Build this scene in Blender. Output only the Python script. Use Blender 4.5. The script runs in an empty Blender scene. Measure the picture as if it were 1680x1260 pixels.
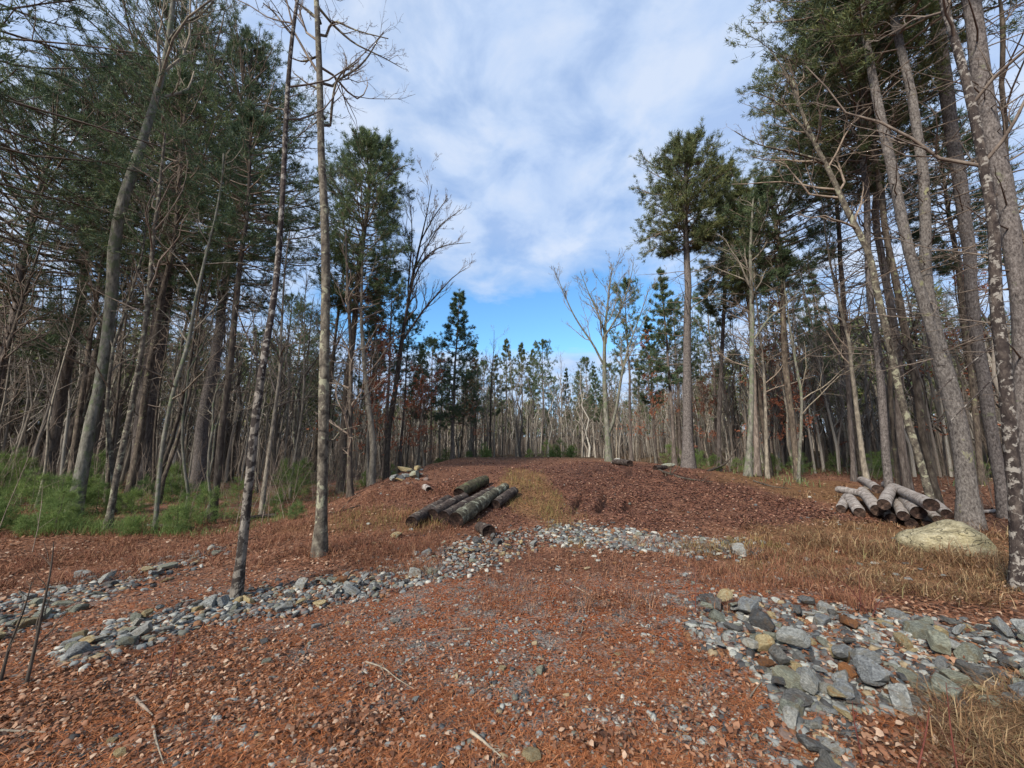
import bpy, math, random
import numpy as np
from mathutils import Vector

R = math.radians
rng = np.random.default_rng(7)
random.seed(7)
scene = bpy.context.scene
COL = scene.collection

# ------------------------------------------------------------------ camera
F = 631.0
PITCH = R(9.5)
CAMZ = 1.6
cam_d = bpy.data.cameras.new('camera')
cam = bpy.data.objects.new('camera', cam_d)
COL.objects.link(cam)
cam_d.sensor_width = 36.0
cam_d.lens = F / 1680 * 36.0
cam_d.clip_start = 0.05
cam_d.clip_end = 3000
cam.location = (0, 0, CAMZ)
cam.rotation_euler = (R(90) + PITCH, 0, 0)
scene.camera = cam
CP, SP = math.cos(PITCH), math.sin(PITCH)


def ray(u, v):
    a = (u - 840) / F
    b = -(v - 630) / F
    return np.array([a, CP - b * SP, SP + b * CP])


def at(u, v, Y):
    d = ray(u, v)
    d = d * (Y / d[1])
    return np.array([d[0], d[1], d[2] + CAMZ])


def width_at(u, p, w):
    """real width of something w pixels wide, standing at point p"""
    zc = p[1] * CP + (p[2] - CAMZ) * SP
    return w / F * zc * math.cos(math.atan((u - 840) / F))


# ------------------------------------------------------------------ noise and terrain
def S(t):
    t = np.clip(t, 0, 1)
    return t * t * (3 - 2 * t)


def _h(ix, iy, s):
    n = np.sin(ix * 127.1 + iy * 311.7 + s * 74.7) * 43758.5453
    return n - np.floor(n)


def vnoise(x, y, s=0):
    x = np.asarray(x, float); y = np.asarray(y, float)
    ix = np.floor(x); iy = np.floor(y)
    fx = S(x - ix); fy = S(y - iy)
    a = _h(ix, iy, s); b = _h(ix + 1, iy, s); c = _h(ix, iy + 1, s); d = _h(ix + 1, iy + 1, s)
    return (a * (1 - fx) + b * fx) * (1 - fy) + (c * (1 - fx) + d * fx) * fy


def fbm(x, y, s=0, o=3):
    t = 0; a = .5; n = 0
    for k in range(o):
        t = t + a * vnoise(x * 2 ** k, y * 2 ** k, s + k); n += a; a *= .5
    return t / n


def Hs(x, y):
    x = np.asarray(x, float); y = np.asarray(y, float)
    m = S((y - 7.6) / 8.6) * S((x + 6.8) / 4.2) * (1 - .62 * S((x - 5.0) / 6.5))
    m = 1 - (1 - m) ** 1.5
    h = .86 * m
    h = h - .32 * S((-x - 3.2) / 4.5) * S((y - 2.5) / 4) * (1 - S((y - 30) / 30))
    h = h + .9 * S((x - 8) / 16) * S((y - 20) / 22)
    h = h + 5.5 * S((np.hypot(x, y) - 60) / 110)
    return h


def H(x, y):
    x = np.asarray(x, float); y = np.asarray(y, float)
    r = S(np.hypot(x, y) / 60)
    return Hs(x, y) + .16 * (fbm(x * .45, y * .45, 3) - .5) + .05 * (fbm(x * 2.3, y * 2.3, 9) - .5) + r * 1.1 * (fbm(x * .08, y * .08, 5) - .5)


GX0, GY0, GST = -70.0, -6.0, .1
_gx = np.arange(GX0, 70, GST); _gy = np.arange(GY0, 70, GST)
HG = np.concatenate([H(*np.meshgrid(_gx, _gy[i:i + 100])) for i in range(0, len(_gy), 100)])
H_exact = H


def H(x, y):
    x = np.asarray(x, float); y = np.asarray(y, float)
    fx = np.clip((x - GX0) / GST, 0, len(_gx) - 1.001); fy = np.clip((y - GY0) / GST, 0, len(_gy) - 1.001)
    i = fx.astype(int); j = fy.astype(int); a = fx - i; b = fy - j
    h = (HG[j, i] * (1 - a) + HG[j, i + 1] * a) * (1 - b) + (HG[j + 1, i] * (1 - a) + HG[j + 1, i + 1] * a) * b
    out = (np.abs(x) > 69.8) | (y > 69.8) | (y < -5.8)
    if np.any(out): h = np.where(out, H_exact(x, y), h)
    return h


def px_ground(u, v, lift=0.0):
    """where the line of sight through (u, v) meets the ground raised by lift (vectorised)"""
    u = np.atleast_1d(np.asarray(u, float)); v = np.atleast_1d(np.asarray(v, float))
    a = (u - 840) / F; b = -(v - 630) / F
    dx, dy, dz = a, CP - b * SP, SP + b * CP
    lo = np.full(u.shape, .4); hit = np.full(u.shape, np.nan)
    ys = np.concatenate([np.arange(1.0, 12, .1), np.arange(12, 40, .3), np.arange(40, 160, 2.)])
    prev = lo.copy()
    for Y in ys:
        z = CAMZ + dz * (Y / dy)
        g = H(dx * Y / dy, Y) + lift
        m = np.isnan(hit) & (z < g)
        hit[m] = Y - .02
        prev[m] = prev[m]
    ok = ~np.isnan(hit)
    lo = hit - np.where(hit < 12, .12, np.where(hit < 40, .32, 2.1)); hi = hit + .02
    for _ in range(12):
        mid = (lo + hi) / 2
        z = CAMZ + dz * (mid / dy); g = H(dx * mid / dy, mid) + lift
        below = z < g
        hi = np.where(below, mid, hi); lo = np.where(below, lo, mid)
    Y = hi
    X = dx * Y / dy
    return np.stack([X, Y, H(X, np.nan_to_num(Y, nan=1)) + lift], -1), ok


def gp(u, v, lift=0.0):
    p, ok = px_ground([u], [v], lift)
    if not ok[0]:
        raise ValueError('no ground at %s %s' % (u, v))
    return p[0]


# ------------------------------------------------------------------ mesh plumbing
def make_mesh(name, V, quads=None, tris=None, smooth=False, mats=(), mat_idx=None, attrs=None):
    me = bpy.data.meshes.new(name)
    V = np.asarray(V, np.float32).reshape(-1, 3)
    q = np.zeros((0, 4), np.int32) if quads is None else np.asarray(quads, np.int32).reshape(-1, 4)
    t = np.zeros((0, 3), np.int32) if tris is None else np.asarray(tris, np.int32).reshape(-1, 3)
    me.vertices.add(len(V)); me.vertices.foreach_set('co', V.ravel())
    nl = q.size + t.size
    me.loops.add(nl)
    me.loops.foreach_set('vertex_index', np.concatenate([q.ravel(), t.ravel()]).astype(np.int32))
    me.polygons.add(len(q) + len(t))
    st = np.concatenate([np.arange(len(q)) * 4, q.size + np.arange(len(t)) * 3]).astype(np.int32)
    me.polygons.foreach_set('loop_start', st)
    if smooth:
        me.polygons.foreach_set('use_smooth', np.ones(len(st), bool))
    for m in mats:
        me.materials.append(m)
    if mat_idx is not None:
        me.polygons.foreach_set('material_index', np.asarray(mat_idx, np.int32))
    me.update(calc_edges=True)
    if attrs:
        for k, a in attrs.items():
            at_ = me.attributes.new(k, 'FLOAT_COLOR', 'POINT')
            at_.data.foreach_set('color', np.asarray(a, np.float32).ravel())
    me.validate()
    return me


class Buf:
    def __init__(s):
        s.V = []; s.Q = []; s.T = []; s.n = 0

    def add(s, V, Q=None, T=None):
        V = np.asarray(V).reshape(-1, 3)
        s.V.append(V)
        if Q is not None and len(Q): s.Q.append(np.asarray(Q).reshape(-1, 4) + s.n)
        if T is not None and len(T): s.T.append(np.asarray(T).reshape(-1, 3) + s.n)
        s.n += len(V)

    def tubes(s, P, Rr, sides=3):
        """P (M,K,3) curves with radii Rr (M,K)"""
        P = np.asarray(P, float); Rr = np.asarray(Rr, float)
        if P.size == 0: return
        M, K = P.shape[:2]
        Tn = np.gradient(P, axis=1)
        Tn /= np.linalg.norm(Tn, axis=2, keepdims=True) + 1e-9
        d = P[:, -1] - P[:, 0]
        ref = np.where(np.abs(d[:, 2:3]) > .8 * np.linalg.norm(d, axis=1, keepdims=True), [[1., 0, 0]], [[0, 0, 1.]])[:, None, :]
        A = np.cross(Tn, np.broadcast_to(ref, Tn.shape)); A /= np.linalg.norm(A, axis=2, keepdims=True) + 1e-9
        B = np.cross(Tn, A)
        th = np.arange(sides) / sides * 2 * math.pi
        V = P[:, :, None, :] + Rr[:, :, None, None] * (A[:, :, None, :] * np.cos(th)[None, None, :, None] + B[:, :, None, :] * np.sin(th)[None, None, :, None])
        m = np.arange(M)[:, None, None] * K * sides; k = np.arange(K - 1)[None, :, None] * sides
        j = np.arange(sides)[None, None, :]; j2 = (j + 1) % sides
        Q = np.stack([m + k + j, m + k + j2, m + k + sides + j2, m + k + sides + j], -1)
        s.add(V, Q)

    def mesh(s, name, smooth=False, mats=()):
        V = np.concatenate(s.V) if s.V else np.zeros((0, 3))
        Q = np.concatenate(s.Q) if s.Q else None
        T = np.concatenate(s.T) if s.T else None
        return make_mesh(name, V, Q, T, smooth, mats)


def link(name, data, parent=None, loc=(0, 0, 0), rot=(0, 0, 0), scl=(1, 1, 1)):
    o = bpy.data.objects.new(name, data)
    COL.objects.link(o)
    o.location = loc; o.rotation_euler = rot; o.scale = scl
    if parent is not None: o.parent = parent
    return o


def tag(o, label=None, cat=None, group=None, kind=None):
    if label: o['label'] = label
    if cat: o['category'] = cat
    if group: o['group'] = group
    if kind: o['kind'] = kind
    return o


def copy_tree(o, parent=None):
    c = o.copy(); COL.objects.link(c)
    if parent is not None: c.parent = parent
    for ch in list(o.children): copy_tree(ch, c)
    return c


# ------------------------------------------------------------------ materials
def srgb(r, g, b):
    f = lambda c: (c / 255 / 12.92) if c / 255 <= .04045 else ((c / 255 + .055) / 1.055) ** 2.4
    return (f(r), f(g), f(b), 1)


class NT:
    def __init__(s, name):
        s.m = bpy.data.materials.new(name); s.m.use_nodes = True
        s.t = s.m.node_tree; s.t.nodes.clear()
        s.out = s.n('ShaderNodeOutputMaterial')

    def n(s, typ, **kw):
        nd = s.t.nodes.new(typ)
        for k, v in kw.items():
            if k.startswith('i_'):
                nd.inputs[k[2:].replace('_', ' ')].default_value = v
            else:
                setattr(nd, k, v)
        return nd

    def l(s, a, b): s.t.links.new(a, b)

    def noise(s, vec, scale, detail=4, rough=.6, dist=0.):
        nd = s.n('ShaderNodeTexNoise'); nd.inputs['Scale'].default_value = scale
        nd.inputs['Detail'].default_value = detail; nd.inputs['Roughness'].default_value = rough
        nd.inputs['Distortion'].default_value = dist
        s.l(vec, nd.inputs['Vector']); return nd.outputs['Fac']

    def ramp(s, fac, stops, mode='LINEAR'):
        nd = s.n('ShaderNodeValToRGB'); nd.color_ramp.interpolation = mode
        el = nd.color_ramp.elements
        while len(el) > 1: el.remove(el[-1])
        el[0].position = stops[0][0]; el[0].color = stops[0][1]
        for p, c in stops[1:]:
            e = el.new(p); e.color = c
        s.l(fac, nd.inputs[0]); return nd.outputs[0]

    def mix(s, fac, a, b, typ='MIX'):
        nd = s.n('ShaderNodeMix', data_type='RGBA', blend_type=typ)
        for sock, v in ((nd.inputs[0], fac), (nd.inputs[6], a), (nd.inputs[7], b)):
            if hasattr(v, 'links'): s.l(v, sock)
            else: sock.default_value = v
        return nd.outputs[2]

    def math(s, op, a, b=0.):
        nd = s.n('ShaderNodeMath', operation=op)
        for sock, v in ((nd.inputs[0], a), (nd.inputs[1], b)):
            if hasattr(v, 'links'): s.l(v, sock)
            else: sock.default_value = v
        return nd.outputs[0]

    def coords(s, scale=(1, 1, 1), kind='Object'):
        tc = s.n('ShaderNodeTexCoord'); mp = s.n('ShaderNodeMapping'); mp.inputs['Scale'].default_value = scale
        s.l(tc.outputs[kind], mp.inputs['Vector']); return mp.outputs[0]

    def finish(s, col, rough=.85, bump=None, dist=.01, strength=.6, spec=.25, transl=0., tcol=None):
        bs = s.n('ShaderNodeBsdfPrincipled')
        if hasattr(col, 'links'): s.l(col, bs.inputs['Base Color'])
        else: bs.inputs['Base Color'].default_value = col
        bs.inputs['Roughness'].default_value = rough
        bs.inputs['Specular IOR Level'].default_value = spec
        if bump is not None:
            b = s.n('ShaderNodeBump'); b.inputs['Distance'].default_value = dist; b.inputs['Strength'].default_value = strength
            s.l(bump, b.inputs['Height']); s.l(b.outputs[0], bs.inputs['Normal'])
        sh = bs.outputs[0]
        if transl:
            tr = s.n('ShaderNodeBsdfTranslucent')
            if hasattr(col, 'links'): s.l(col, tr.inputs[0])
            else: tr.inputs[0].default_value = col
            mx = s.n('ShaderNodeMixShader'); mx.inputs[0].default_value = transl
            s.l(sh, mx.inputs[1]); s.l(tr.outputs[0], mx.inputs[2]); sh = mx.outputs[0]
        s.l(sh, s.out.inputs[0])
        return s.m


def bark(name, dark, mid, light, zs=.22, sc=14, lichen=None, lich_lo=.55, lich_sc=5, dist=.015, randomise=True):
    t = NT(name)
    v = t.coords((1, 1, zs)); v1 = t.coords()
    n1 = t.noise(v, sc, 6, .7, .3); n2 = t.noise(v1, sc * .22, 3)
    c = t.ramp(n1, [(.32, dark), (.5, mid), (.68, light)])
    c = t.mix(t.ramp(n2, [(.35, (.25, .25, .25, 1)), (.65, (.0, .0, .0, 1))]), c, dark)
    if lichen:
        ln = t.noise(v1, lich_sc, 5, .65, .4)
        c = t.mix(t.ramp(ln, [(lich_lo, (0, 0, 0, 1)), (lich_lo + .05, (.85, .85, .85, 1))]), c, lichen)
    if randomise:
        oi = t.n('ShaderNodeObjectInfo')
        c = t.mix(.65, c, t.ramp(oi.outputs['Random'], [(0, (.55, .55, .55, 1)), (.5, (1, .97, .92, 1)), (1, (1.35, 1.3, 1.2, 1))]), 'MULTIPLY')
    return t.finish(c, .9, n1, dist, .8, .15)


M = {}
M['bark_pine'] = bark('pine_bark', srgb(56, 49, 46), srgb(104, 94, 87), srgb(142, 131, 122), .2, 16)
M['bark_big'] = bark('scaly_grey_bark', srgb(44, 39, 37), srgb(98, 90, 85), srgb(132, 124, 118), .5, 30, srgb(106, 106, 84), .64, 3.5, .03, False)
M['bark_fork'] = bark('forked_trunk_bark', srgb(48, 43, 41), srgb(104, 97, 91), srgb(136, 129, 122), .5, 30, srgb(126, 124, 90), .62, 3.4, .03, False)
M['bark_pale'] = bark('pale_grey_bark', srgb(54, 52, 46), srgb(108, 104, 93), srgb(140, 135, 122), .35, 12, srgb(92, 98, 74), .52, 5, .02, False)
M['bark_lichen'] = bark('lichen_bark', srgb(36, 32, 29), srgb(92, 84, 74), srgb(134, 126, 110), .7, 11, srgb(146, 143, 120), .55, 6, .025, False)
M['bark_patch'] = bark('peeling_bark', srgb(84, 78, 70), srgb(122, 114, 104), srgb(150, 142, 130), .5, 12, srgb(34, 27, 26), .47, 9, .04, False)
M['bark_patch_dark'] = bark('dark_peeling_bark', srgb(34, 28, 27), srgb(62, 54, 50), srgb(98, 88, 80), .5, 12, srgb(140, 133, 124), .53, 13, .04, False)
M['bark_dark'] = bark('dark_bark', srgb(38, 33, 30), srgb(80, 71, 63), srgb(112, 102, 91), .3, 14, srgb(112, 112, 84), .6, 6, .012)
M['bark_thin'] = bark('sapling_bark', srgb(72, 66, 59), srgb(124, 116, 104), srgb(160, 151, 136), .4, 10)
M['twig'] = bark('twig_bark', srgb(84, 73, 66), srgb(120, 107, 96), srgb(146, 133, 120), .5, 8)
M['twig_pale'] = bark('pale_twig_bark', srgb(84, 76, 68), srgb(126, 117, 104), srgb(158, 148, 132), .5, 8)


def foliage(name, cols, transl=.25, rough=.6):
    t = NT(name)
    g = t.n('ShaderNodeNewGeometry')
    c = t.ramp(g.outputs['Random Per Island'], cols)
    oi = t.n('ShaderNodeObjectInfo')
    c = t.mix(.6, c, t.ramp(oi.outputs['Random'], [(0, (.75, .8, .8, 1)), (1, (1.25, 1.2, 1.0, 1))]), 'MULTIPLY')
    v = t.coords(); n = t.noise(v, .9, 2)
    c = t.mix(.6, c, t.ramp(n, [(.3, (.65, .75, .8, 1)), (.7, (1.4, 1.25, .95, 1))]), 'MULTIPLY')
    return t.finish(c, rough, transl=transl, spec=.2)


M['needles_dark'] = foliage('dark_pine_needles', [(0, (.045, .075, .052, 1)), (.6, (.085, .125, .07, 1)), (1, (.15, .185, .085, 1))])
M['needles_olive'] = foliage('olive_pine_needles', [(0, (.055, .078, .042, 1)), (.6, (.115, .14, .065, 1)), (1, (.2, .2, .09, 1))])
M['needles_sapling'] = foliage('bright_sapling_needles', [(0, (.08, .13, .04, 1)), (.6, (.15, .215, .07, 1)), (1, (.26, .32, .13, 1))], .45)
M['brown_leaves'] = foliage('withered_leaves', [(0, (.2, .07, .045, 1)), (.6, (.32, .12, .075, 1)), (1, (.42, .2, .13, 1))], .3)


def ground_mat():
    t = NT('forest_floor')
    tc = t.n('ShaderNodeTexCoord'); v = tc.outputs['Object']
    a = t.n('ShaderNodeAttribute', attribute_name='zone')
    sp = t.n('ShaderNodeSeparateColor'); t.l(a.outputs['Color'], sp.inputs[0])
    wn, wm, wg = sp.outputs[0], sp.outputs[1], sp.outputs[2]

    def cells(scale, stops, rnd=1.):
        vo = t.n('ShaderNodeTexVoronoi'); vo.inputs['Scale'].default_value = scale; t.l(v, vo.inputs['Vector'])
        s2 = t.n('ShaderNodeSeparateColor'); t.l(vo.outputs['Color'], s2.inputs[0])
        return t.ramp(s2.outputs[0], stops), vo.outputs['Distance']
    litter, dl = cells(34, [(0, srgb(52, 38, 31)), (.35, srgb(100, 66, 48)), (.7, srgb(128, 88, 66)), (1, srgb(156, 122, 100))])
    needle, dn = cells(60, [(0, srgb(58, 42, 33)), (.4, srgb(134, 76, 48)), (.75, srgb(154, 94, 62)), (.8, srgb(112, 106, 100)), (1, srgb(132, 126, 118))])
    mound, dm = cells(26, [(0, srgb(40, 27, 23)), (.35, srgb(84, 55, 44)), (.7, srgb(114, 77, 60)), (1, srgb(136, 102, 82))])
    grass, dg = cells(30, [(0, srgb(70, 50, 34)), (.5, srgb(112, 80, 54)), (1, srgb(142, 110, 78))])
    n = t.noise(v, 1.7, 5, .65); nf = t.noise(v, 90, 3, .7); nm = t.noise(v, 7, 4, .65)
    c = t.mix(wn, litter, needle)
    c = t.mix(wm, c, mound)
    c = t.mix(wg, c, grass)
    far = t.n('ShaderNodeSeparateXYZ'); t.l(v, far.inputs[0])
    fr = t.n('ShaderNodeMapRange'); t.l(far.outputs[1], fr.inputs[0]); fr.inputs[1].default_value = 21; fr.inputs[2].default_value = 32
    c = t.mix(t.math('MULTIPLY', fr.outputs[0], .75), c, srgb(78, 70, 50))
    c = t.mix(a.outputs['Alpha'], c, srgb(40, 27, 24))
    c = t.mix(.7, c, t.ramp(n, [(.3, (.62, .58, .58, 1)), (.7, (1.25, 1.2, 1.15, 1))]), 'MULTIPLY')
    c = t.mix(.8, c, t.ramp(nf, [(.3, (.45, .45, .45, 1)), (.7, (1.3, 1.3, 1.3, 1))]), 'MULTIPLY')
    # patches where grey grit shows through on the drive
    grit, dgr = cells(110, [(0, srgb(60, 58, 54)), (.5, srgb(104, 100, 94)), (1, srgb(150, 146, 138))])
    ng = t.noise(v, 3.2, 5, .7)
    gm = t.math('MULTIPLY', t.ramp(ng, [(.47, (0, 0, 0, 1)), (.6, (.85, .85, .85, 1))]), wn)
    c = t.mix(gm, c, grit)
    c = t.mix(t.ramp(nm, [(.56, (0, 0, 0, 1)), (.72, (.6, .6, .6, 1))]), c, srgb(44, 32, 30))
    h = t.math('ADD', t.math('MULTIPLY', nf, .5), t.math('MULTIPLY', nm, .8))
    h = t.math('ADD', h, t.math('MULTIPLY', dl, .6))
    return t.finish(c, .95, h, .03, .8, .12)


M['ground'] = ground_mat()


def leaf_mat(name, stops, transl=.15, rough=.7):
    t = NT(name); g = t.n('ShaderNodeNewGeometry')
    c = t.ramp(g.outputs['Random Per Island'], stops)
    n = t.noise(t.coords(), 40, 3)
    c = t.mix(.5, c, t.ramp(n, [(.3, (.6, .6, .6, 1)), (.7, (1.2, 1.2, 1.2, 1))]), 'MULTIPLY')
    return t.finish(c, rough, transl=transl, spec=.25)


M['leaf'] = leaf_mat('fallen_leaf', [(0, srgb(60, 42, 33)), (.35, srgb(108, 71, 50)), (.65, srgb(136, 95, 70)), (.88, srgb(158, 124, 98)), (1, srgb(180, 156, 134))])
M['leaf_mound'] = leaf_mat('dull_fallen_leaf', [(0, srgb(46, 30, 26)), (.4, srgb(94, 60, 48)), (.8, srgb(124, 84, 66)), (1, srgb(154, 120, 98))])
M['pine_needle'] = leaf_mat('fallen_needle', [(0, srgb(92, 54, 34)), (.5, srgb(146, 86, 52)), (1, srgb(174, 118, 78))], 0)
M['grass_tan'] = leaf_mat('withered_grass', [(0, srgb(80, 54, 38)), (.35, srgb(116, 84, 58)), (.75, srgb(148, 118, 84)), (.9, srgb(162, 138, 104)), (1, srgb(108, 102, 62))], .2)
M['grass_green'] = leaf_mat('half_green_grass', [(0, srgb(84, 84, 46)), (.4, srgb(124, 104, 64)), (.8, srgb(146, 118, 76)), (1, srgb(112, 112, 56))], .2)
M['weed'] = leaf_mat('brown_weed', [(0, srgb(84, 48, 36)), (.5, srgb(126, 80, 58)), (1, srgb(150, 112, 82))], .1)


def rock_mat(name, a, b, c, vein=None, zs=3.5):
    t = NT(name); oi = t.n('ShaderNodeObjectInfo')
    tc = t.n('ShaderNodeTexCoord'); mp = t.n('ShaderNodeMapping'); mp.inputs['Scale'].default_value = (1, 1, zs)
    ad = t.n('ShaderNodeVectorMath', operation='ADD')
    t.l(tc.outputs['Object'], ad.inputs[0])
    cm = t.n('ShaderNodeCombineXYZ'); k = t.math('MULTIPLY', oi.outputs['Random'], 30.)
    for i in range(3): t.l(k, cm.inputs[i])
    t.l(cm.outputs[0], ad.inputs[1]); t.l(ad.outputs[0], mp.inputs[0])
    n = t.noise(mp.outputs[0], 4.5, 6, .7, .4); n2 = t.noise(ad.outputs[0], 1.6, 4, .6); nf = t.noise(ad.outputs[0], 26, 4, .7)
    g = t.n('ShaderNodeNewGeometry')
    col = t.ramp(n, [(.3, a), (.5, b), (.7, c)])
    col = t.mix(.7, col, t.ramp(oi.outputs['Random'], [(0, (.62, .64, .68, 1)), (.5, (1, 1, 1, 1)), (1, (1.25, 1.22, 1.12, 1))]), 'MULTIPLY')
    if vein: col = t.mix(t.ramp(n2, [(.52, (0, 0, 0, 1)), (.62, (.8, .8, .8, 1))]), col, vein)
    col = t.mix(.7, col, t.ramp(nf, [(.3, (.6, .6, .6, 1)), (.7, (1.25, 1.25, 1.25, 1))]), 'MULTIPLY')
    h = t.math('ADD', t.math('MULTIPLY', n, 1.), t.math('MULTIPLY', nf, .35))
    return t.finish(col, .85, h, .035, .9, .25)


M['rock_grey'] = rock_mat('blue_grey_rock', srgb(80, 80, 78), srgb(134, 135, 132), srgb(178, 178, 173), srgb(126, 120, 106))
M['rock_green'] = rock_mat('green_grey_rock', srgb(80, 80, 70), srgb(128, 129, 114), srgb(172, 172, 154), srgb(116, 108, 86))
M['rock_slate'] = rock_mat('dark_slate_rock', srgb(54, 53, 52), srgb(90, 89, 87), srgb(128, 126, 121), srgb(92, 80, 68))
M['rock_tan'] = rock_mat('tan_rock', srgb(112, 99, 72), srgb(164, 147, 110), srgb(194, 180, 144), srgb(150, 116, 72))
M['rock_ochre'] = rock_mat('ochre_rock', srgb(84, 54, 36), srgb(130, 86, 52), srgb(160, 118, 78), srgb(90, 72, 62))
M['rock_pale'] = rock_mat('pale_rock', srgb(112, 110, 103), srgb(152, 150, 142), srgb(186, 183, 174), srgb(130, 118, 98))
t = NT('boulder_rock'); v = t.coords()
n = t.noise(v, 3.2, 6, .68, .5); n2 = t.noise(v, 1.5, 4, .6); nf = t.noise(v, 22, 5, .75)
col = t.ramp(n, [(.3, srgb(92, 84, 64)), (.48, srgb(146, 136, 108)), (.66, srgb(180, 170, 142))])
col = t.mix(t.ramp(n2, [(.45, (0, 0, 0, 1)), (.66, (.55, .55, .55, 1))]), col, srgb(152, 136, 92))
vo = t.n('ShaderNodeTexVoronoi', feature='DISTANCE_TO_EDGE'); vo.inputs['Scale'].default_value = 1.1
wv = t.n('ShaderNodeVectorMath', operation='ADD'); nd = t.n('ShaderNodeTexNoise'); nd.inputs['Scale'].default_value = 2.5; t.l(v, nd.inputs[0]); t.l(v, wv.inputs[0]); t.l(nd.outputs['Color'], wv.inputs[1]); t.l(wv.outputs[0], vo.inputs['Vector'])
ck = t.ramp(vo.outputs['Distance'], [(0, (0, 0, 0, 1)), (.022, (1, 1, 1, 1))])
col = t.mix(.3, col, ck, 'MULTIPLY')
col = t.mix(.85, col, t.ramp(nf, [(.32, (.5, .5, .5, 1)), (.6, (1.2, 1.2, 1.2, 1))]), 'MULTIPLY')
M['rock_boulder'] = t.finish(col, .9, t.math('ADD', t.math('ADD', n, t.math('MULTIPLY', nf, .5)), t.math('MULTIPLY', ck, .5)), .05, 1., .2)


def small_rock_mat(name, stops):
    t = NT(name); g = t.n('ShaderNodeNewGeometry')
    c = t.ramp(g.outputs['Random Per Island'], stops, 'CONSTANT')
    n = t.noise(t.coords((1, 1, 3)), 30, 5, .7)
    c = t.mix(.8, c, t.ramp(n, [(.3, (.55, .55, .55, 1)), (.7, (1.3, 1.3, 1.3, 1))]), 'MULTIPLY')
    return t.finish(c, .85, n, .01, .8, .25)


M['gravel'] = small_rock_mat('small_stones', [(0, srgb(84, 85, 84)), (.2, srgb(120, 121, 117)), (.38, srgb(100, 100, 90)), (.5, srgb(142, 142, 134)), (.62, srgb(62, 61, 60)), (.75, srgb(104, 88, 80)), (.83, srgb(136, 120, 94)), (.9, srgb(118, 84, 58)), (.95, srgb(166, 162, 150))])


def log_bark(name, a, b, c, pale, lo):
    t = NT(name); v = t.coords((1, 1, 1)); v2 = t.coords((4, 4, 4))
    n = t.noise(v, 9, 6, .7, .5); n2 = t.noise(v, 5, 5, .7, .6); nf = t.noise(v2, 16, 4, .7)
    col = t.ramp(n, [(.32, a), (.5, b), (.68, c)])
    col = t.mix(t.ramp(n2, [(lo, (0, 0, 0, 1)), (lo + .05, (.9, .9, .9, 1))]), col, pale)
    col = t.mix(.7, col, t.ramp(nf, [(.3, (.5, .5, .5, 1)), (.7, (1.3, 1.3, 1.3, 1))]), 'MULTIPLY')
    return t.finish(col, .9, t.math('ADD', n, nf), .02, .9, .2)


M['log_dark'] = log_bark('old_log_bark', srgb(32, 27, 25), srgb(72, 61, 55), srgb(106, 94, 84), srgb(152, 144, 130), .6)
M['log_moss'] = log_bark('mossy_log_bark', srgb(40, 36, 28), srgb(74, 68, 52), srgb(104, 98, 76), srgb(98, 100, 66), .55)
M['log_lichen'] = log_bark('lichened_log_bark', srgb(42, 38, 32), srgb(82, 76, 62), srgb(116, 110, 92), srgb(158, 156, 134), .54)
M['log_pale'] = log_bark('weathered_log_bark', srgb(92, 83, 77), srgb(152, 142, 134), srgb(190, 181, 172), srgb(112, 86, 74), .6)
t = NT('rotten_cut_end'); v = t.coords()
g = t.noise(v, 14, 5, .7)
M['cut_dark'] = t.finish(t.ramp(g, [(.35, srgb(20, 16, 15)), (.55, srgb(50, 38, 33)), (.75, srgb(94, 74, 62))]), .95, g, .02, .8, .1)
t = NT('weathered_cut_end'); v = t.coords()
g = t.noise(v, 14, 5, .7)
M['cut_brown'] = t.finish(t.ramp(g, [(.35, srgb(26, 21, 19)), (.55, srgb(62, 49, 42)), (.75, srgb(112, 90, 76))]), .95, g, .02, .8, .1)

# ------------------------------------------------------------------ zones of the ground
def ell(x, y, cx, cy, rx, ry, ang=0.):
    c, s = math.cos(ang), math.sin(ang)
    dx, dy = x - cx, y - cy
    a = (dx * c + dy * s) / rx; b = (-dx * s + dy * c) / ry
    return np.sqrt(a * a + b * b)


def zones(x, y):
    n = (fbm(x * .9, y * .9, 21) - .5) * .9
    wn = 1 - S((ell(x, y, .3, 3.3, 3.0, 2.3) + n - .75) / .5)
    wn = np.maximum(wn, .55 * (1 - S((ell(x, y, -3.5, 3.5, 3, 2) + n - .7) / .5)))
    wn = np.maximum(wn, .6 * S((y - 9) / 3) * S((-x - 6) / 3))
    n2 = (fbm(x * .7, y * .7, 31) - .5) * .7
    wm = (1 - S((ell(x, y, 3.9, 13.6, 4.9, 6.3, .12) + n2 * 2.2 - .72) / .6))
    wm = np.maximum(wm, .45 * (1 - S((ell(x, y, -1.2, 14.5, 4.2, 5.5) + n2 - .85) / .3)))
    wg = 1 - S((ell(x, y, .55, 11.3, .85, 3.6, .1) + n - .7) / .5)
    wg = np.maximum(wg, 1 - S((ell(x, y, 6.2, 6.4, 3.6, 2.3, .2) + n2 - .8) / .3))
    wg = np.maximum(wg, 1 - S((ell(x, y, 9.5, 13.5, 3.2, 3.5) + n - .6) / .5))
    wg = np.maximum(wg, .9 * (1 - S((ell(x, y, 3.5, 2.2, 1.5, .8, .3) + n - .7) / .5)))
    wg = np.maximum(wg, .6 * (1 - S((ell(x, y, -2.6, 8.6, 2.6, 1.2) + n - .6) / .5)))
    return wn, wm * (1 - wg), wg


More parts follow.
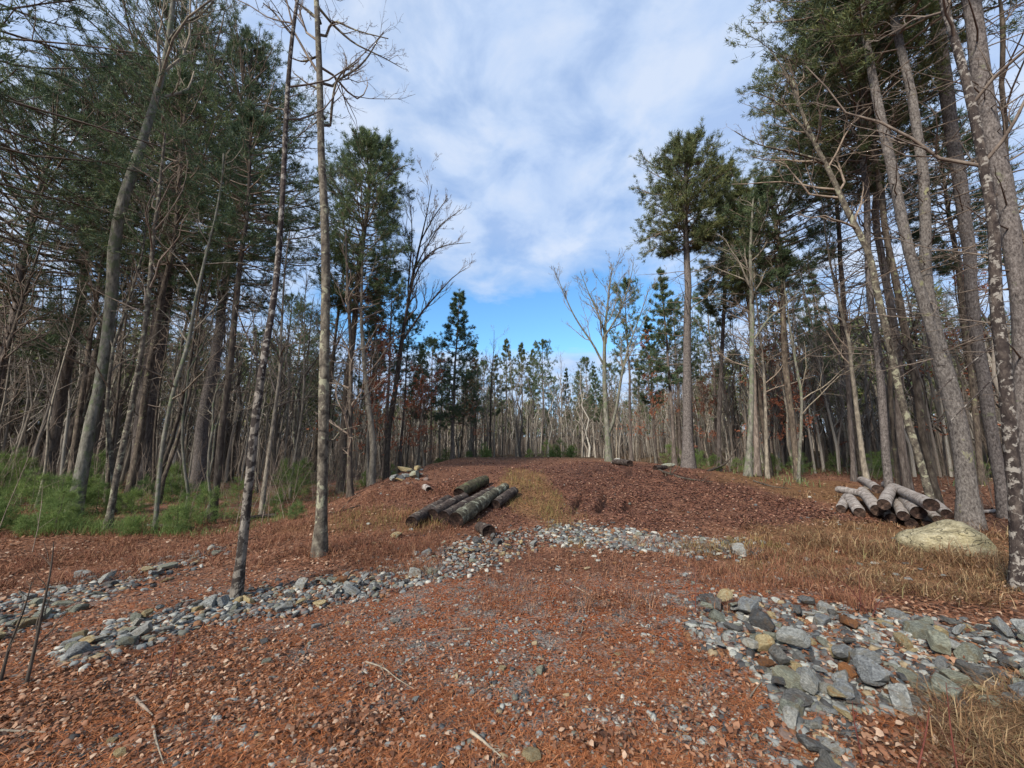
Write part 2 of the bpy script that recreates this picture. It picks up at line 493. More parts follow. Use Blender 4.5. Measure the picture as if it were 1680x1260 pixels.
def ruts(x, y):
    w_ = (1 - S((ell(x, y, 2.0, 10.0, 1.3, 1.1) - .6) / .4)) + .7 * (1 - S((ell(x, y, 5.4, 10.4, 1.3, .5, -.2) - .6) / .4)) + .7 * (1 - S((ell(x, y, 4.8, 13.2, 3.0, 1.9, -.2) - .6) / .4))
    ln = np.maximum(0, np.sin((x - .35 * y + .35 * fbm(x * 2, y * 2, 8)) * 2 * math.pi / .6)) ** 1.7 * S((fbm(x * 1.7, y * 1.2, 28) - .36) / .12)
    return np.clip(w_, 0, 1) * ln


def build_ground():
    a = np.linspace(-1, 1, 520)
    xs = np.sign(a) * (np.abs(a) * 9 + 391 * np.abs(a) ** 5.5)
    b = np.linspace(0, 1, 620)
    ys = -4 + b * 24 + 480 * b ** 7
    ys = np.concatenate([[-400, -100, -30, -12], ys])
    X, Y = np.meshgrid(xs, ys)
    near = 1 - S((np.hypot(X, Y) - 10) / 15)
    Z = H(X, Y) + near * (.022 * (fbm(X * 11, Y * 11, 40, 2) - .5))
    # tracked, churned soil on the mound
    m = (1 - S((ell(X, Y, 3.9, 12.6, 4.7, 5.5, .12) - .8) / .3))
    Z = Z + m * .07 * (fbm(X * 2.6 + Y * .6, Y * 5.0, 44, 3) - .5)
    Z = Z - .17 * ruts(X, Y)
    Z = Z + .1 * (1 - S((ell(X, Y, 7.6, 14.4, 3.2, .55, -.32) - .5) / .5)) * fbm(X * 4, Y * 4, 19)
    nx, ny = len(xs), len(ys)
    i = np.arange(ny - 1)[:, None] * nx + np.arange(nx - 1)[None, :]
    Q = np.stack([i, i + 1, i + nx + 1, i + nx], -1).reshape(-1, 4)
    V = np.stack([X, Y, Z], -1).reshape(-1, 3)
    wn, wm, wg = zones(V[:, 0], V[:, 1])
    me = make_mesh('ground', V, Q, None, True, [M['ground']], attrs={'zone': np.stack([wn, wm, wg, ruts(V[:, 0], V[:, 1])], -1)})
    tag(link('ground', me), kind='structure')


build_ground()

# ------------------------------------------------------------------ sky and sun
w = bpy.data.worlds.new('World'); scene.world = w; w.use_nodes = True
nt = w.node_tree; nt.nodes.clear()
SUN_EL, SUN_AZ = R(36), R(-142)          # azimuth from +Y, clockwise
wo = nt.nodes.new('ShaderNodeOutputWorld'); bg = nt.nodes.new('ShaderNodeBackground'); bg.inputs[1].default_value = .1
sky = nt.nodes.new('ShaderNodeTexSky'); sky.sky_type = 'NISHITA'; sky.sun_disc = False
sky.sun_elevation = SUN_EL; sky.sun_rotation = SUN_AZ; sky.air_density = 1.1; sky.ozone_density = 2.5; sky.dust_density = .3


class WT(NT):
    def __init__(s): s.t = nt


W = WT()
tc = W.n('ShaderNodeTexCoord'); sp = W.n('ShaderNodeSeparateXYZ'); W.l(tc.outputs['Generated'], sp.inputs[0])
zz = W.math('ADD', W.math('MAXIMUM', sp.outputs[2], 0.), .22)
cx = W.n('ShaderNodeCombineXYZ'); W.l(W.math('DIVIDE', sp.outputs[0], zz), cx.inputs[0]); W.l(W.math('DIVIDE', sp.outputs[1], zz), cx.inputs[1])
cl1 = W.noise(cx.outputs[0], 1.3, 5, .5, .25)
cl2 = W.noise(cx.outputs[0], 4.6, 6, .55, .3)
cl3 = W.noise(cx.outputs[0], .55, 2, .5)
cov = W.math('ADD', W.math('MULTIPLY', cl1, .55), W.math('MULTIPLY', cl2, .45))
# more cloud overhead, a clearer belt low above the far trees
up = W.n('ShaderNodeMapRange'); up.interpolation_type = 'SMOOTHSTEP'
W.l(sp.outputs[2], up.inputs[0]); up.inputs[1].default_value = .3; up.inputs[2].default_value = .52; up.inputs[3].default_value = -.2; up.inputs[4].default_value = .2
low = W.n('ShaderNodeMapRange'); low.interpolation_type = 'SMOOTHSTEP'
W.l(sp.outputs[2], low.inputs[0]); low.inputs[1].default_value = .27; low.inputs[2].default_value = .21; low.inputs[3].default_value = 0.; low.inputs[4].default_value = .42
side = W.n('ShaderNodeMapRange'); side.interpolation_type = 'SMOOTHSTEP'
ax = W.math('ABSOLUTE', W.math('SUBTRACT', sp.outputs[0], -.02))
W.l(ax, side.inputs[0]); side.inputs[1].default_value = .3; side.inputs[2].default_value = .55; side.inputs[3].default_value = 0; side.inputs[4].default_value = .35
cov = W.math('ADD', W.math('ADD', cov, up.outputs[0]), W.math('ADD', low.outputs[0], side.outputs[0]))
mask = W.ramp(cov, [(.42, (0, 0, 0, 1)), (.52, (.45, .45, .45, 1)), (.72, (.93, .93, .93, 1))])
ccol = W.ramp(cl2, [(.34, (2.15, 2.9, 4.4, 1)), (.5, (2.8, 3.5, 4.75, 1)), (.64, (3.45, 3.95, 4.85, 1))])
skyc = W.mix(1., sky.outputs[0], (.64, .97, 1.14, 1), 'MULTIPLY')
W.l(W.mix(mask, skyc, ccol), bg.inputs[0]); nt.links.new(bg.outputs[0], wo.inputs[0])

sd = bpy.data.lights.new('sun', 'SUN'); sd.energy = 3.3; sd.angle = R(9); sd.color = (1, .95, .87)
sun = bpy.data.objects.new('sun', sd); COL.objects.link(sun)
dirv = Vector((math.sin(SUN_AZ) * math.cos(SUN_EL), math.cos(SUN_AZ) * math.cos(SUN_EL), math.sin(SUN_EL)))
sun.rotation_euler = dirv.to_track_quat('Z', 'Y').to_euler()
scene.view_settings.view_transform = 'Standard'
scene.view_settings.look = 'None'
scene.view_settings.exposure = 1.05
scene.view_settings.gamma = 1.0
scene.cycles.max_bounces = 7
scene.cycles.diffuse_bounces = 5
scene.cycles.transparent_max_bounces = 4
scene.cycles.use_denoising = True

# ------------------------------------------------------------------ branching
def unit(a): return a / (np.linalg.norm(a, axis=-1, keepdims=True) + 1e-9)


def kids(P, Rr, n, tlo, thi, ang, ratio, K, g, wig=.18, up_=.06, rfac=.55, rmin=.0015, tfall=.5):
    Mn, Kp = P.shape[:2]
    L0 = np.linalg.norm(np.diff(P, axis=1), axis=2).sum(1)
    idx = np.repeat(np.arange(Mn), n)
    N = len(idx)
    tt = g.uniform(tlo, thi, N); f = tt * (Kp - 1); i = np.minimum(f.astype(int), Kp - 2); a = (f - i)[:, None]
    p = P[idx, i] * (1 - a) + P[idx, i + 1] * a
    tan = unit(P[idx, i + 1] - P[idx, i])
    r = Rr[idx, i] * (1 - a[:, 0]) + Rr[idx, i + 1] * a[:, 0]
    perp = unit(np.cross(tan, g.normal(size=(N, 3))))
    an = (ang * g.uniform(.65, 1.3, N))[:, None]
    d = tan * np.cos(an) + perp * np.sin(an)
    L = L0[idx] * ratio * g.uniform(.5, 1.25, N) * (1 - tfall * tt)
    out = np.zeros((N, K, 3)); out[:, 0] = p
    for k in range(1, K):
        d = unit(d + wig * g.normal(size=(N, 3)) + np.array([0, 0, up_]))
        out[:, k] = out[:, k - 1] + d * (L / (K - 1))[:, None]
    r0 = np.maximum(r * rfac, rmin)
    R2 = r0[:, None] * np.linspace(1, .3, K)[None]
    return out, np.maximum(R2, rmin * .6)


def bare_crown(P, Rr, g, levels, tlo=.35, ratio=.32, rmin=.002, up_=.07, ang=.85, buf=None):
    """P one curve; returns a buffer of limbs and twigs"""
    b = buf or Buf()
    Pn, Rn = np.asarray(P)[None], np.asarray(Rr)[None]
    for li, n in enumerate(levels):
        K = 7 if li == 0 else 5 if li == 1 else 4
        Pn, Rn = kids(Pn, Rn, n, tlo if li == 0 else .15, .99, ang * (1 if li == 0 else .8), ratio if li == 0 else .48, K, g, .2 if li == 0 else .24, up_, .5 if li == 0 else .62, rmin)
        b.tubes(Pn, Rn, 5 if li == 0 else 3)
    return b


def resample(P, r, n):
    P = np.asarray(P, float); r = np.asarray(r, float)
    d = np.concatenate([[0], np.cumsum(np.linalg.norm(np.diff(P, axis=0), axis=1))])
    t = np.linspace(0, d[-1], n)
    # smooth the corners
    Q = np.stack([np.interp(t, d, P[:, k]) for k in range(3)], -1)
    for _ in range(2):
        Q[1:-1] = .25 * Q[:-2] + .5 * Q[1:-1] + .25 * Q[2:]
    return Q, np.interp(t, d, r)


def trunk_tube(b, P, r, sides=12, g=None, flare=True):
    P = P.copy(); r = r.copy()
    if flare:
        hgt = P[:, 2] - P[0, 2]
        r = r * (1 + .45 * np.exp(-np.maximum(hgt - .1, 0) / (2.5 * r[0] + .02)))
    b.tubes(P[None], r[None], sides)
    # knots and unevenness
    V = b.V[-1]
    if g is not None:
        c = np.repeat(P, sides, 0); dd = V - c
        k = 1 + .13 * (fbm(V[:, 2] * 2.2 + 7 * V[:, 0] / (r[0] + .02) * .2, np.arctan2(dd[:, 1], dd[:, 0]) * 1.3 + 9, 5) - .5) * 2
        b.V[-1] = c + dd * k[:, None]


def tufts(centers, dirs, n, ln, wd, g, spread=.75):
    """needle brushes: n thin triangles round each direction"""
    N = len(centers)
    c = np.repeat(centers, n, 0); d = np.repeat(dirs, n, 0)
    d = unit(d + spread * g.normal(size=(N * n, 3)))
    L = ln * g.uniform(.6, 1.25, N * n)[:, None]
    s = unit(np.cross(d, g.normal(size=(N * n, 3)))) * (wd * g.uniform(.6, 1.3, N * n))[:, None] * .5
    o = g.normal(size=(N * n, 3)) * ln * .22
    V = np.stack([c + o - s, c + o + s, c + o + d * L], 1)
    T = np.arange(N * n * 3).reshape(-1, 3)
    return V.reshape(-1, 3), T


def pine_crown(P, r, z0, z1, Rm, g, step=.45, nb=5, nsec=11, ntuft=4, nneedle=11, ln=.17, wd=.022, lean=0., wood=None, leafy=None, shape='round', rmin=.004):
    """whorled branches and needle brushes along the trunk curve P between heights z0 and z1"""
    wood = wood or Buf(); leafy = leafy or Buf()
    zs = np.arange(z0, z1 - .15, step * 1.)
    az, ze, t = [], [], []
    for z in zs:
        k = nb + (g.random() < .5)
        a0 = g.random() * 6.28
        for j in range(k):
            az.append(a0 + j * 6.283 / k + g.normal() * .35); ze.append(z + g.normal() * step * .2); t.append((z - z0) / (z1 - z0))
    az = np.array(az); ze = np.clip(np.array(ze), z0, z1); t = np.array(t)
    N = len(az)
    if shape == 'cone':
        prof = (1 - t) ** .75 * (.6 + .4 * S(t * 5)) + .03
    else:
        prof = np.sin(math.pi * (.14 + .84 * t)) ** .75 + .03
    lumps = .55 + .9 * fbm(az * 1.1 + 5, ze * .55, int(g.integers(0, 99)), 2)
    L = Rm * prof * lumps * g.uniform(.65, 1.15, N) * (1 + lean * np.cos(az))
    el = (-.12 + .8 * t ** 1.3 if shape == 'round' else -.08 + .4 * t) + g.normal(size=N) * .12
    base = np.stack([np.interp(ze, P[:, 2], P[:, k]) for k in range(3)], -1)
    rt = np.interp(ze, P[:, 2], r)
    K = 7
    d = np.stack([np.cos(az) * np.cos(el), np.sin(az) * np.cos(el), np.sin(el)], -1)
    B = np.zeros((N, K, 3)); B[:, 0] = base
    for k in range(1, K):
        d = unit(d + g.normal(size=(N, 3)) * .09 + np.array([0, 0, .07]))
        B[:, k] = B[:, k - 1] + d * (L / (K - 1))[:, None]
    r0 = np.minimum(rt * .5, .012 + L * .011)
    BR = np.maximum(r0[:, None] * np.linspace(1, .25, K)[None], rmin)
    wood.tubes(B, BR, 4)
    C, CR = kids(B, BR, nsec, .28, 1., .75, .4, 4, g, .14, .07, .5, rmin * .8, .35)
    wood.tubes(C, CR, 3)
    # brushes on the side shoots and the branch tips
    N2 = len(C)
    f = g.uniform(.3, 1., (N2, ntuft)) * 3; i = np.minimum(f.astype(int), 2); a = (f - i)[..., None]
    ii = np.arange(N2)[:, None]
    cen = (C[ii, i] * (1 - a) + C[ii, i + 1] * a).reshape(-1, 3)
    dr = unit(C[ii, i + 1] - C[ii, i] + 0.).reshape(-1, 3) + np.array([0, 0, .35])
    cen = np.concatenate([cen, B[:, -1], B[:, -2], np.repeat(P[-1][None], 4, 0)]); dr = np.concatenate([dr, B[:, -1] - B[:, -2], B[:, -1] - B[:, -2], np.tile([[0, 0, 1.]], (4, 1))])
    V, T = tufts(cen, unit(dr), nneedle, ln, wd, g)
    leafy.add(V, None, T)
    return wood, leafy


def dead_branches(P, r, z0, z1, n, Lm, g, buf, droop=-.04, rmin=.004):
    ze = g.uniform(z0, z1, n); az = g.random(n) * 6.28; el = g.normal(size=n) * .2 - .02
    base = np.stack([np.interp(ze, P[:, 2], P[:, k]) for k in range(3)], -1)
    L = Lm * g.uniform(.15, 1., n) ** 1.2
    d = np.stack([np.cos(az) * np.cos(el), np.sin(az) * np.cos(el), np.sin(el)], -1)
    K = 6
    B = np.zeros((n, K, 3)); B[:, 0] = base
    for k in range(1, K):
        d = unit(d + g.normal(size=(n, 3)) * .14 + np.array([0, 0, -droop * .8]))
        B[:, k] = B[:, k - 1] + d * (L / (K - 1))[:, None]
    BR = np.maximum((.006 + L * .006)[:, None] * np.linspace(1, .3, K)[None], rmin)
    buf.tubes(B, BR, 4)
    C, CR = kids(B, BR, 4, .3, 1., .8, .4, 4, g, .2, .02, .5, rmin * .8)
    buf.tubes(C, CR, 3)


def tree_object(name, label, cat, base, tb, cb, tmat, cmat, wb=None, wmat=None, group=None):
    """Empty at the base > trunk, crown (foliage), branches"""
    root = link(name, None, loc=base); tag(root, label, cat, group)
    link('trunk', tb.mesh('trunk', True, [tmat]), root)
    if wb is not None and wb.n: link('branches', wb.mesh('branches', False, [wmat or tmat]), root)
    if cb is not None and cb.n: link('crown', cb.mesh('crown', False, [cmat]), root)
    return root


HERO = []


def path3(path, Y, top=None):
    pts, rad = [], []
    for u, v, wpx in path:
        p = at(u, v, Y); pts.append(p); rad.append(max(.006, width_at(u, p, wpx) / 2))
    pts = np.array(pts); rad = np.array(rad)
    # reach down to the ground
    d = pts[0] - pts[1]; d = d / max(1e-3, -d[2]) if d[2] < 0 else np.array([0, 0, -1.])
    gz = float(H(pts[0][0], Y)) - .06
    k = max(0., pts[0][2] - gz)
    if pts[0][2] > gz + .05:
        q = pts[0] + d * k * .8; q[1] = Y; q[2] = gz
        pts = np.concatenate([[q], pts]); rad = np.concatenate([[rad[0]], rad])
    else:
        pts[0][2] = gz
    if top is not None and top > pts[-1][2] + .3:
        d = pts[-1] - pts[-2]; d = d / d[2]
        q = pts[-1] + d * (top - pts[-1][2]) * .8; q[2] = top
        pts = np.concatenate([pts, [q]]); rad = np.concatenate([rad, [max(.012, rad[-1] * .15)]])
    return pts, rad


def zpx(v, Y): return float(at(840, v, Y)[2])


def hero(kind, label, path, Y, top=None, mat='bark_pine', crown=None, seed=1, limbs=(), twigmat=None, levels=(14, 6, 5), tlo=.35, dead=None, name=None, ratio=.32, ncol='needles_dark', ang=.85, sides=12, rmin=.0025, up_=.07):
    g = np.random.default_rng(seed)
    pts, rad = path3(path, Y, top)
    P, r = resample(pts, rad, 26)
    # a little wander towards and away from the camera
    hh = P[:, 2] - P[0, 2]
    P[:, 1] += (fbm(hh * .22 + seed, hh * 0 + seed, seed) - .5) * .5 * S(hh / 4) + g.normal() * .015 * hh
    base = P[0].copy()
    HERO.append((base[0], base[1], r[0]))
    L = P - base
    tb = Buf(); trunk_tube(tb, L, r, sides, g)
    cb = Buf(); wb = Buf()
    cat = 'pine tree' if kind == 'pine' else 'bare tree'
    if kind == 'pine':
        z0, z1, Rm = crown[:3]
        kw = crown[3] if len(crown) > 3 else {}
        pine_crown(L, r, z0 - base[2], min(z1 - base[2], L[-1, 2]), Rm, g, wood=wb, leafy=cb, **kw)
        if dead: dead_branches(L, r, dead[0] - base[2], dead[1] - base[2], dead[2], dead[3], g, wb)
    else:
        curves = [(L, r, levels, tlo, ratio)]; LB_ = []
        for lm in limbs:
            lp, lr = [], []
            for k, (u, v, wpx) in enumerate(lm['p']):
                p = at(u, v, Y); lr.append(max(.004, width_at(u, p, wpx) / 2)); p[1] += lm.get('dy', 0.) * k / max(1, len(lm['p']) - 1)
                lp.append(p)
            Pl, rl = resample(lp, lr, 12); Pl = Pl - base
            # start at the trunk itself
            Pl[0] = [np.interp(Pl[0, 2], L[:, 2], L[:, k]) for k in range(3)]
            b1 = Buf(); b1.tubes(Pl[None], rl[None], 6); LB_.append(b1)
            curves.append((Pl, rl, lm.get('levels', (7, 5, 4)), lm.get('tlo', .2), lm.get('ratio', .35)))
        for Pc, rc, lv, tl, ra in curves:
            if lv: bare_crown(Pc, rc, g, lv, tl, ra, rmin, up_, ang, cb)
        if dead: dead_branches(L, r, dead[0] - base[2], dead[1] - base[2], dead[2], dead[3], g, wb)
    nm = name or ('pine_tree' if kind == 'pine' else 'bare_tree')
    cm = M[ncol] if kind == 'pine' else M[twigmat or 'twig']
    root = tree_object(nm, label, cat, tuple(base), tb, cb, M[mat], cm, wb, M[mat] if kind != 'pine' else M['twig'])
    if kind != 'pine':
        for b1 in LB_: link('limb', b1.mesh('limb', True, [M[mat]]), root)
    return root, L, r


# ------------------------------------------------------------------ the trees one can tell apart
exec_list = []
D4 = (10, 6, 5, 4)
# left side
hero('bare', 'tall pale smooth grey tree leaning right among green seedlings at the left', [(122, 835, 27), (145, 720, 24), (157, 630, 22), (172, 530, 22), (185, 420, 22), (205, 330, 20), (235, 220, 16), (262, 110, 12), (278, 0, 9)], 10.6, 21, 'bark_pale', seed=11, twigmat='twig_pale', levels=(9, 6, 5), tlo=.6, limbs=[dict(p=[(281, 60, 6), (300, 38, 5), (330, 25, 4), (352, 0, 3)])])
hero('pine', 'dark straight pine left of the pale leaning tree, outer one of a close pair', [(78, 770, 25), (98, 660, 22), (122, 540, 20), (142, 420, 17), (165, 310, 14), (185, 225, 10), (205, 110, 5)], 17, None, crown=(9, zpx(110, 17), 4.2, dict(step=.5)), seed=12, dead=(3, 9, 40, 2.6))
hero('pine', 'dark pine close beside another, its trunk passing behind the pale leaning tree', [(103, 765, 20), (133, 660, 18), (150, 593, 16), (168, 490, 14), (190, 350, 11), (212, 200, 8), (225, 80, 4)], 18.5, 23, crown=(12, 23, 3.8, dict(step=.55)), seed=13, dead=(4, 12, 40, 2.6))
hero('pine', 'dark pine at the far left edge of the photo with trunk leaning right', [(-22, 720, 20), (3, 633, 18), (15, 560, 17), (28, 480, 16), (40, 420, 14), (55, 340, 12), (80, 240, 9), (92, 150, 5)], 14.5, None, crown=(5.5, zpx(150, 14.5), 4.0, dict(step=.45)), seed=14, dead=(2, 6, 30, 2.2))
hero('bare', 'slender rough dark trunk with pale flecks in front of the thick left pine', [(176, 868, 16), (183, 840, 13), (200, 720, 12), (213, 653, 11), (233, 587, 10), (247, 503, 9), (260, 420, 8), (276, 300, 6), (284, 230, 4)], 9.3, None, 'bark_lichen', seed=15, levels=(12, 5, 4), tlo=.5)
hero('pine', 'thickest dark pine of the left wood with a huge full crown', [(233, 800, 40), (247, 653, 33), (265, 553, 30), (277, 453, 26), (287, 370, 22), (297, 280, 18), (303, 180, 12), (306, 40, 5)], 17, None, crown=(8.0, zpx(30, 17), 5.6, dict(step=.45, nb=6, nsec=11, ntuft=4)), seed=16, dead=(2, 9, 50, 3), mat='bark_pine')
hero('pine', 'dark slim pine trunk standing just in front of the thickest left pine, leaning right', [(208, 830, 18), (225, 740, 16), (245, 620, 13), (262, 500, 11), (278, 380, 9), (292, 240, 7), (300, 130, 4)], 12.5, None, crown=(8, zpx(130, 12.5), 2.8, dict(step=.5)), seed=17, dead=(3, 8, 30, 1.8), mat='bark_dark')
hero('bare', 'thin crooked pale sapling between the thickest left pine and the brown trunked pine', [(253, 880, 9), (265, 760, 8), (290, 640, 8), (310, 560, 7), (325, 500, 6), (340, 420, 5), (365, 250, 3)], 9.4, None, 'bark_pale', seed=18, twigmat='twig_pale', levels=(14, 5, 3), tlo=.25)
hero('pine', 'brown trunked pine in the wood left of the black and white peeling tree', [(326, 790, 25), (340, 653, 20), (357, 587, 18), (363, 520, 15), (377, 420, 13), (395, 330, 11), (408, 230, 8), (415, 80, 4)], 17.5, None, crown=(8.5, zpx(80, 17.5), 4.2, dict(step=.45, nb=6)), seed=19, dead=(3, 9, 40, 2.6), mat='bark_big')
hero('pine', 'slim dark pine at the wood edge behind the black and white peeling tree', [(348, 850, 14), (353, 830, 13), (363, 720, 12), (377, 620, 11), (387, 520, 10), (395, 450, 9), (405, 350, 7), (415, 200, 4)], 10.3, None, crown=(7.2, zpx(180, 10.3), 1.6, dict(step=.5, nsec=8, ntuft=3)), seed=20, dead=(3, 7.5, 36, 1.3), mat='bark_dark')
hero('bare', 'peeling black and white trunk growing at the stone strip, nearest tree on the left', [(388, 980, 19), (397, 907, 17), (402, 840, 17), (405, 820, 16), (413, 720, 15), (423, 637, 14), (430, 580, 13)], 4.6, None, 'bark_patch', seed=21, levels=None)
_r, _L, _rr = hero('bare', 'tmp', [(388, 980, 19), (397, 907, 17), (402, 840, 17), (405, 820, 16), (413, 720, 15), (423, 637, 14), (430, 553, 13), (434, 503, 12), (447, 420, 11), (448, 367, 10), (457, 250, 9), (465, 150, 8), (473, 67, 7), (483, 0, 6)], 4.6, 10.5, 'bark_patch_dark', seed=21, levels=(10, 6, 5), tlo=.55, limbs=[dict(p=[(425, 600, 5), (400, 540, 3), (385, 500, 2)], levels=(5, 3)), dict(p=[(473, 50, 5), (450, 20, 3), (432, 5, 2)], levels=(6, 4))])
hero_fix = _r
hero('bare', 'slender lichen spotted tree with crooked upper twigs against the sky, by the stone strip', [(524, 914, 23), (527, 880, 20), (530, 820, 18), (533, 720, 17), (535, 620, 17), (537, 520, 16), (540, 420, 14), (535, 367, 14), (535, 267, 12), (532, 200, 11), (533, 133, 10), (530, 83, 9), (528, 0, 8)], 6.15, 13, 'bark_lichen', seed=22, levels=(10, 6, 5, 4), tlo=.62,
     limbs=[dict(p=[(537, 150, 5), (555, 115, 4), (568, 100, 4), (590, 65, 3), (606, 20, 2)], dy=.5), dict(p=[(530, 75, 5), (548, 38, 4), (575, 62, 3), (600, 80, 2), (648, 100, 1.5)], dy=-.4), dict(p=[(529, 42, 6), (510, 20, 4), (486, 4, 3)]),
            dict(p=[(530, 88, 5), (515, 95, 4), (497, 102, 3), (480, 96, 2)]), dict(p=[(541, 218, 5), (552, 180, 4), (565, 153, 3), (605, 145, 2)], dy=-.5), dict(p=[(533, 150, 5), (505, 138, 3), (482, 120, 2)]), dict(p=[(535, 195, 5), (510, 172, 4), (490, 158, 2)], dy=.6),
            dict(p=[(535, 30, 5), (575, 60, 3), (620, 70, 2), (650, 78, 1)], dy=.4), dict(p=[(545, 620, 3), (570, 640, 2), (590, 655, 1)], levels=(4, 3)), dict(p=[(545, 725, 3), (560, 705, 2), (590, 698, 1)], levels=(4, 3))])
hero('bare', 'short rough dark trunk at the wood edge just right of the lichen spotted tree', [(574, 824, 11), (573, 760, 9), (574, 700, 8), (574, 600, 7), (570, 480, 5), (565, 380, 3)], 11.8, None, 'bark_dark', seed=23, levels=(20, 5, 4), tlo=.12, ratio=.2)
hero('pine', 'tall full pine with upswept top standing alone left of the sky gap', [(559, 795, 13), (562, 703, 12), (566, 620, 11), (575, 560, 10), (585, 450, 9), (597, 350, 7), (605, 222, 3)], 16, None, crown=(7.6, zpx(214, 16), 2.5, dict(step=.34, nb=6, nsec=12)), seed=24, dead=(3.5, 8, 60, 2.2), mat='bark_dark')
hero('bare', 'forked bare tree with fan shaped crown against the sky, right of the full pine', [(634, 765, 10), (637, 703, 9), (648, 640, 8), (657, 570, 7), (664, 520, 5), (676, 450, 4), (688, 400, 3), (700, 340, 1.6), (708, 300, .8)], 18, None, 'bark_dark', seed=25, levels=(16, 7, 5, 4), tlo=.5, ratio=.3, up_=.16, ang=.5, rmin=.006,
     limbs=[dict(p=[(660, 560, 4), (680, 530, 3.4), (700, 500, 2.8), (722, 480, 2.2), (740, 455, 1.6), (765, 440, .8)], ratio=.4, levels=(12, 6, 5)), dict(p=[(670, 480, 3), (690, 430, 2.4), (715, 405, 1.8), (745, 400, 1.3), (772, 398, .7)], ratio=.4, levels=(12, 6, 5)), dict(p=[(668, 490, 3), (674, 420, 2.4), (677, 370, 1.6), (670, 320, .8)], ratio=.4, levels=(12, 6, 5)), dict(p=[(690, 395, 2.4), (715, 350, 1.7), (735, 325, .8)], ratio=.4, levels=(12, 6, 5)), dict(p=[(680, 440, 2.4), (720, 370, 1.6), (755, 345, .8)], ratio=.4, levels=(12, 6, 5))])
hero('bare', 'brown trunk with peeling pinkish bark left of the rock heap at the wood edge', [(610, 783, 11), (614, 727, 10), (606, 660, 9), (600, 600, 7), (596, 520, 5), (600, 420, 3)], 15.5, None, 'bark_thin', seed=26, levels=(12, 5, 4), tlo=.35)
# right centre
hero('bare', 'pale forked bare tree with wide spreading twigs just right of the sky gap', [(999, 760, 11), (997, 720, 9), (993, 653, 8), (992, 587, 6), (993, 547, 5), (998, 500, 3), (1003, 460, 1.8), (1010, 425, .8)], 21, None, 'bark_pale', seed=30, twigmat='twig_pale', levels=(16, 7, 5, 4), tlo=.5, ratio=.3, up_=.14, ang=.55, rmin=.006,
     limbs=[dict(p=[(990, 600, 4), (975, 565, 3.4), (955, 540, 2.8), (938, 513, 2.2), (925, 480, 1.6), (912, 450, .8)], ratio=.4, levels=(12, 6, 5)), dict(p=[(999, 715, 7), (1007, 703, 6), (1013, 660, 5), (1020, 610, 4), (1030, 570, 3), (1042, 540, 2.2), (1055, 505, 1.5), (1066, 470, .8)], ratio=.3, levels=(14, 6, 5), tlo=.4), dict(p=[(993, 548, 3.5), (980, 510, 2.5), (965, 480, 1.6), (952, 445, .8)], ratio=.4, levels=(12, 6, 5)), dict(p=[(994, 550, 3.5), (1018, 510, 2.4), (1032, 470, 1.5), (1040, 430, .8)], ratio=.4, levels=(12, 6, 5))])
hero('pine', 'tall pine with broad dark crown and long bare lower trunk right of the sky gap', [(1130, 774, 20), (1128, 700, 16), (1128, 653, 15), (1125, 520, 12), (1127, 459, 11), (1122, 383, 9), (1121, 307, 7), (1120, 245, 3)], 16.5, None, crown=(zpx(410, 16.5), zpx(255, 16.5), 2.35, dict(step=.27, nb=6, nsec=13, lean=-.12)), seed=31, dead=(zpx(560, 16.5), zpx(400, 16.5), 46, 2.6), ncol='needles_olive', mat='bark_big')
hero('bare', 'smooth pale grey tree at the wood edge right of the tall crowned pine', [(1227, 786, 13), (1230, 720, 10), (1233, 653, 9), (1237, 520, 8), (1238, 420, 6), (1242, 320, 3)], 14.5, None, 'bark_pale', seed=32, twigmat='twig_pale', levels=(14, 6, 4), tlo=.4, limbs=[dict(p=[(1235, 560, 5), (1262, 520, 4), (1290, 500, 3), (1310, 480, 2)])])
hero('pine', 'pine with brownish trunk touching the smooth pale grey tree behind it', [(1243, 783, 11), (1240, 700, 10), (1238, 600, 9), (1232, 500, 8), (1225, 420, 7), (1217, 345, 5), (1212, 310, 3)], 17, None, crown=(zpx(480, 17), zpx(320, 17), 1.9, dict(step=.32, nb=5)), seed=33, dead=(zpx(600, 17), zpx(470, 17), 40, 2.2), ncol='needles_olive')
hero('pine', 'leaning pine with wind swept flat branches midway between the sky gap and the log pile', [(1308, 782, 10), (1302, 703, 11), (1293, 620, 11), (1283, 520, 10), (1280, 453, 9), (1272, 380, 7), (1262, 300, 3)], 15.5, None, crown=(zpx(470, 15.5), zpx(300, 15.5), 2.4, dict(step=.33, nb=5, lean=.2)), seed=34, dead=(zpx(600, 15.5), zpx(460, 15.5), 46, 2.4), ncol='needles_dark', mat='bark_dark')
hero('bare', 'thin white stemmed sapling leaning against the wind swept pine', [(1310, 785, 6), (1313, 700, 5), (1312, 640, 5), (1302, 590, 4), (1290, 520, 3), (1284, 440, 2)], 14.8, None, 'bark_pale', seed=35, twigmat='twig_pale', levels=(14, 4, 3), tlo=.3)
hero('pine', 'slim pine with olive crown standing right behind the tall crowned pine', [(1180, 768, 8), (1178, 650, 7), (1186, 500, 6), (1188, 380, 5), (1190, 275, 3)], 21, None, crown=(zpx(520, 21), zpx(280, 21), 1.9, dict(step=.5)), seed=36, dead=(zpx(640, 21), zpx(520, 21), 40, 2.2), ncol='needles_olive')
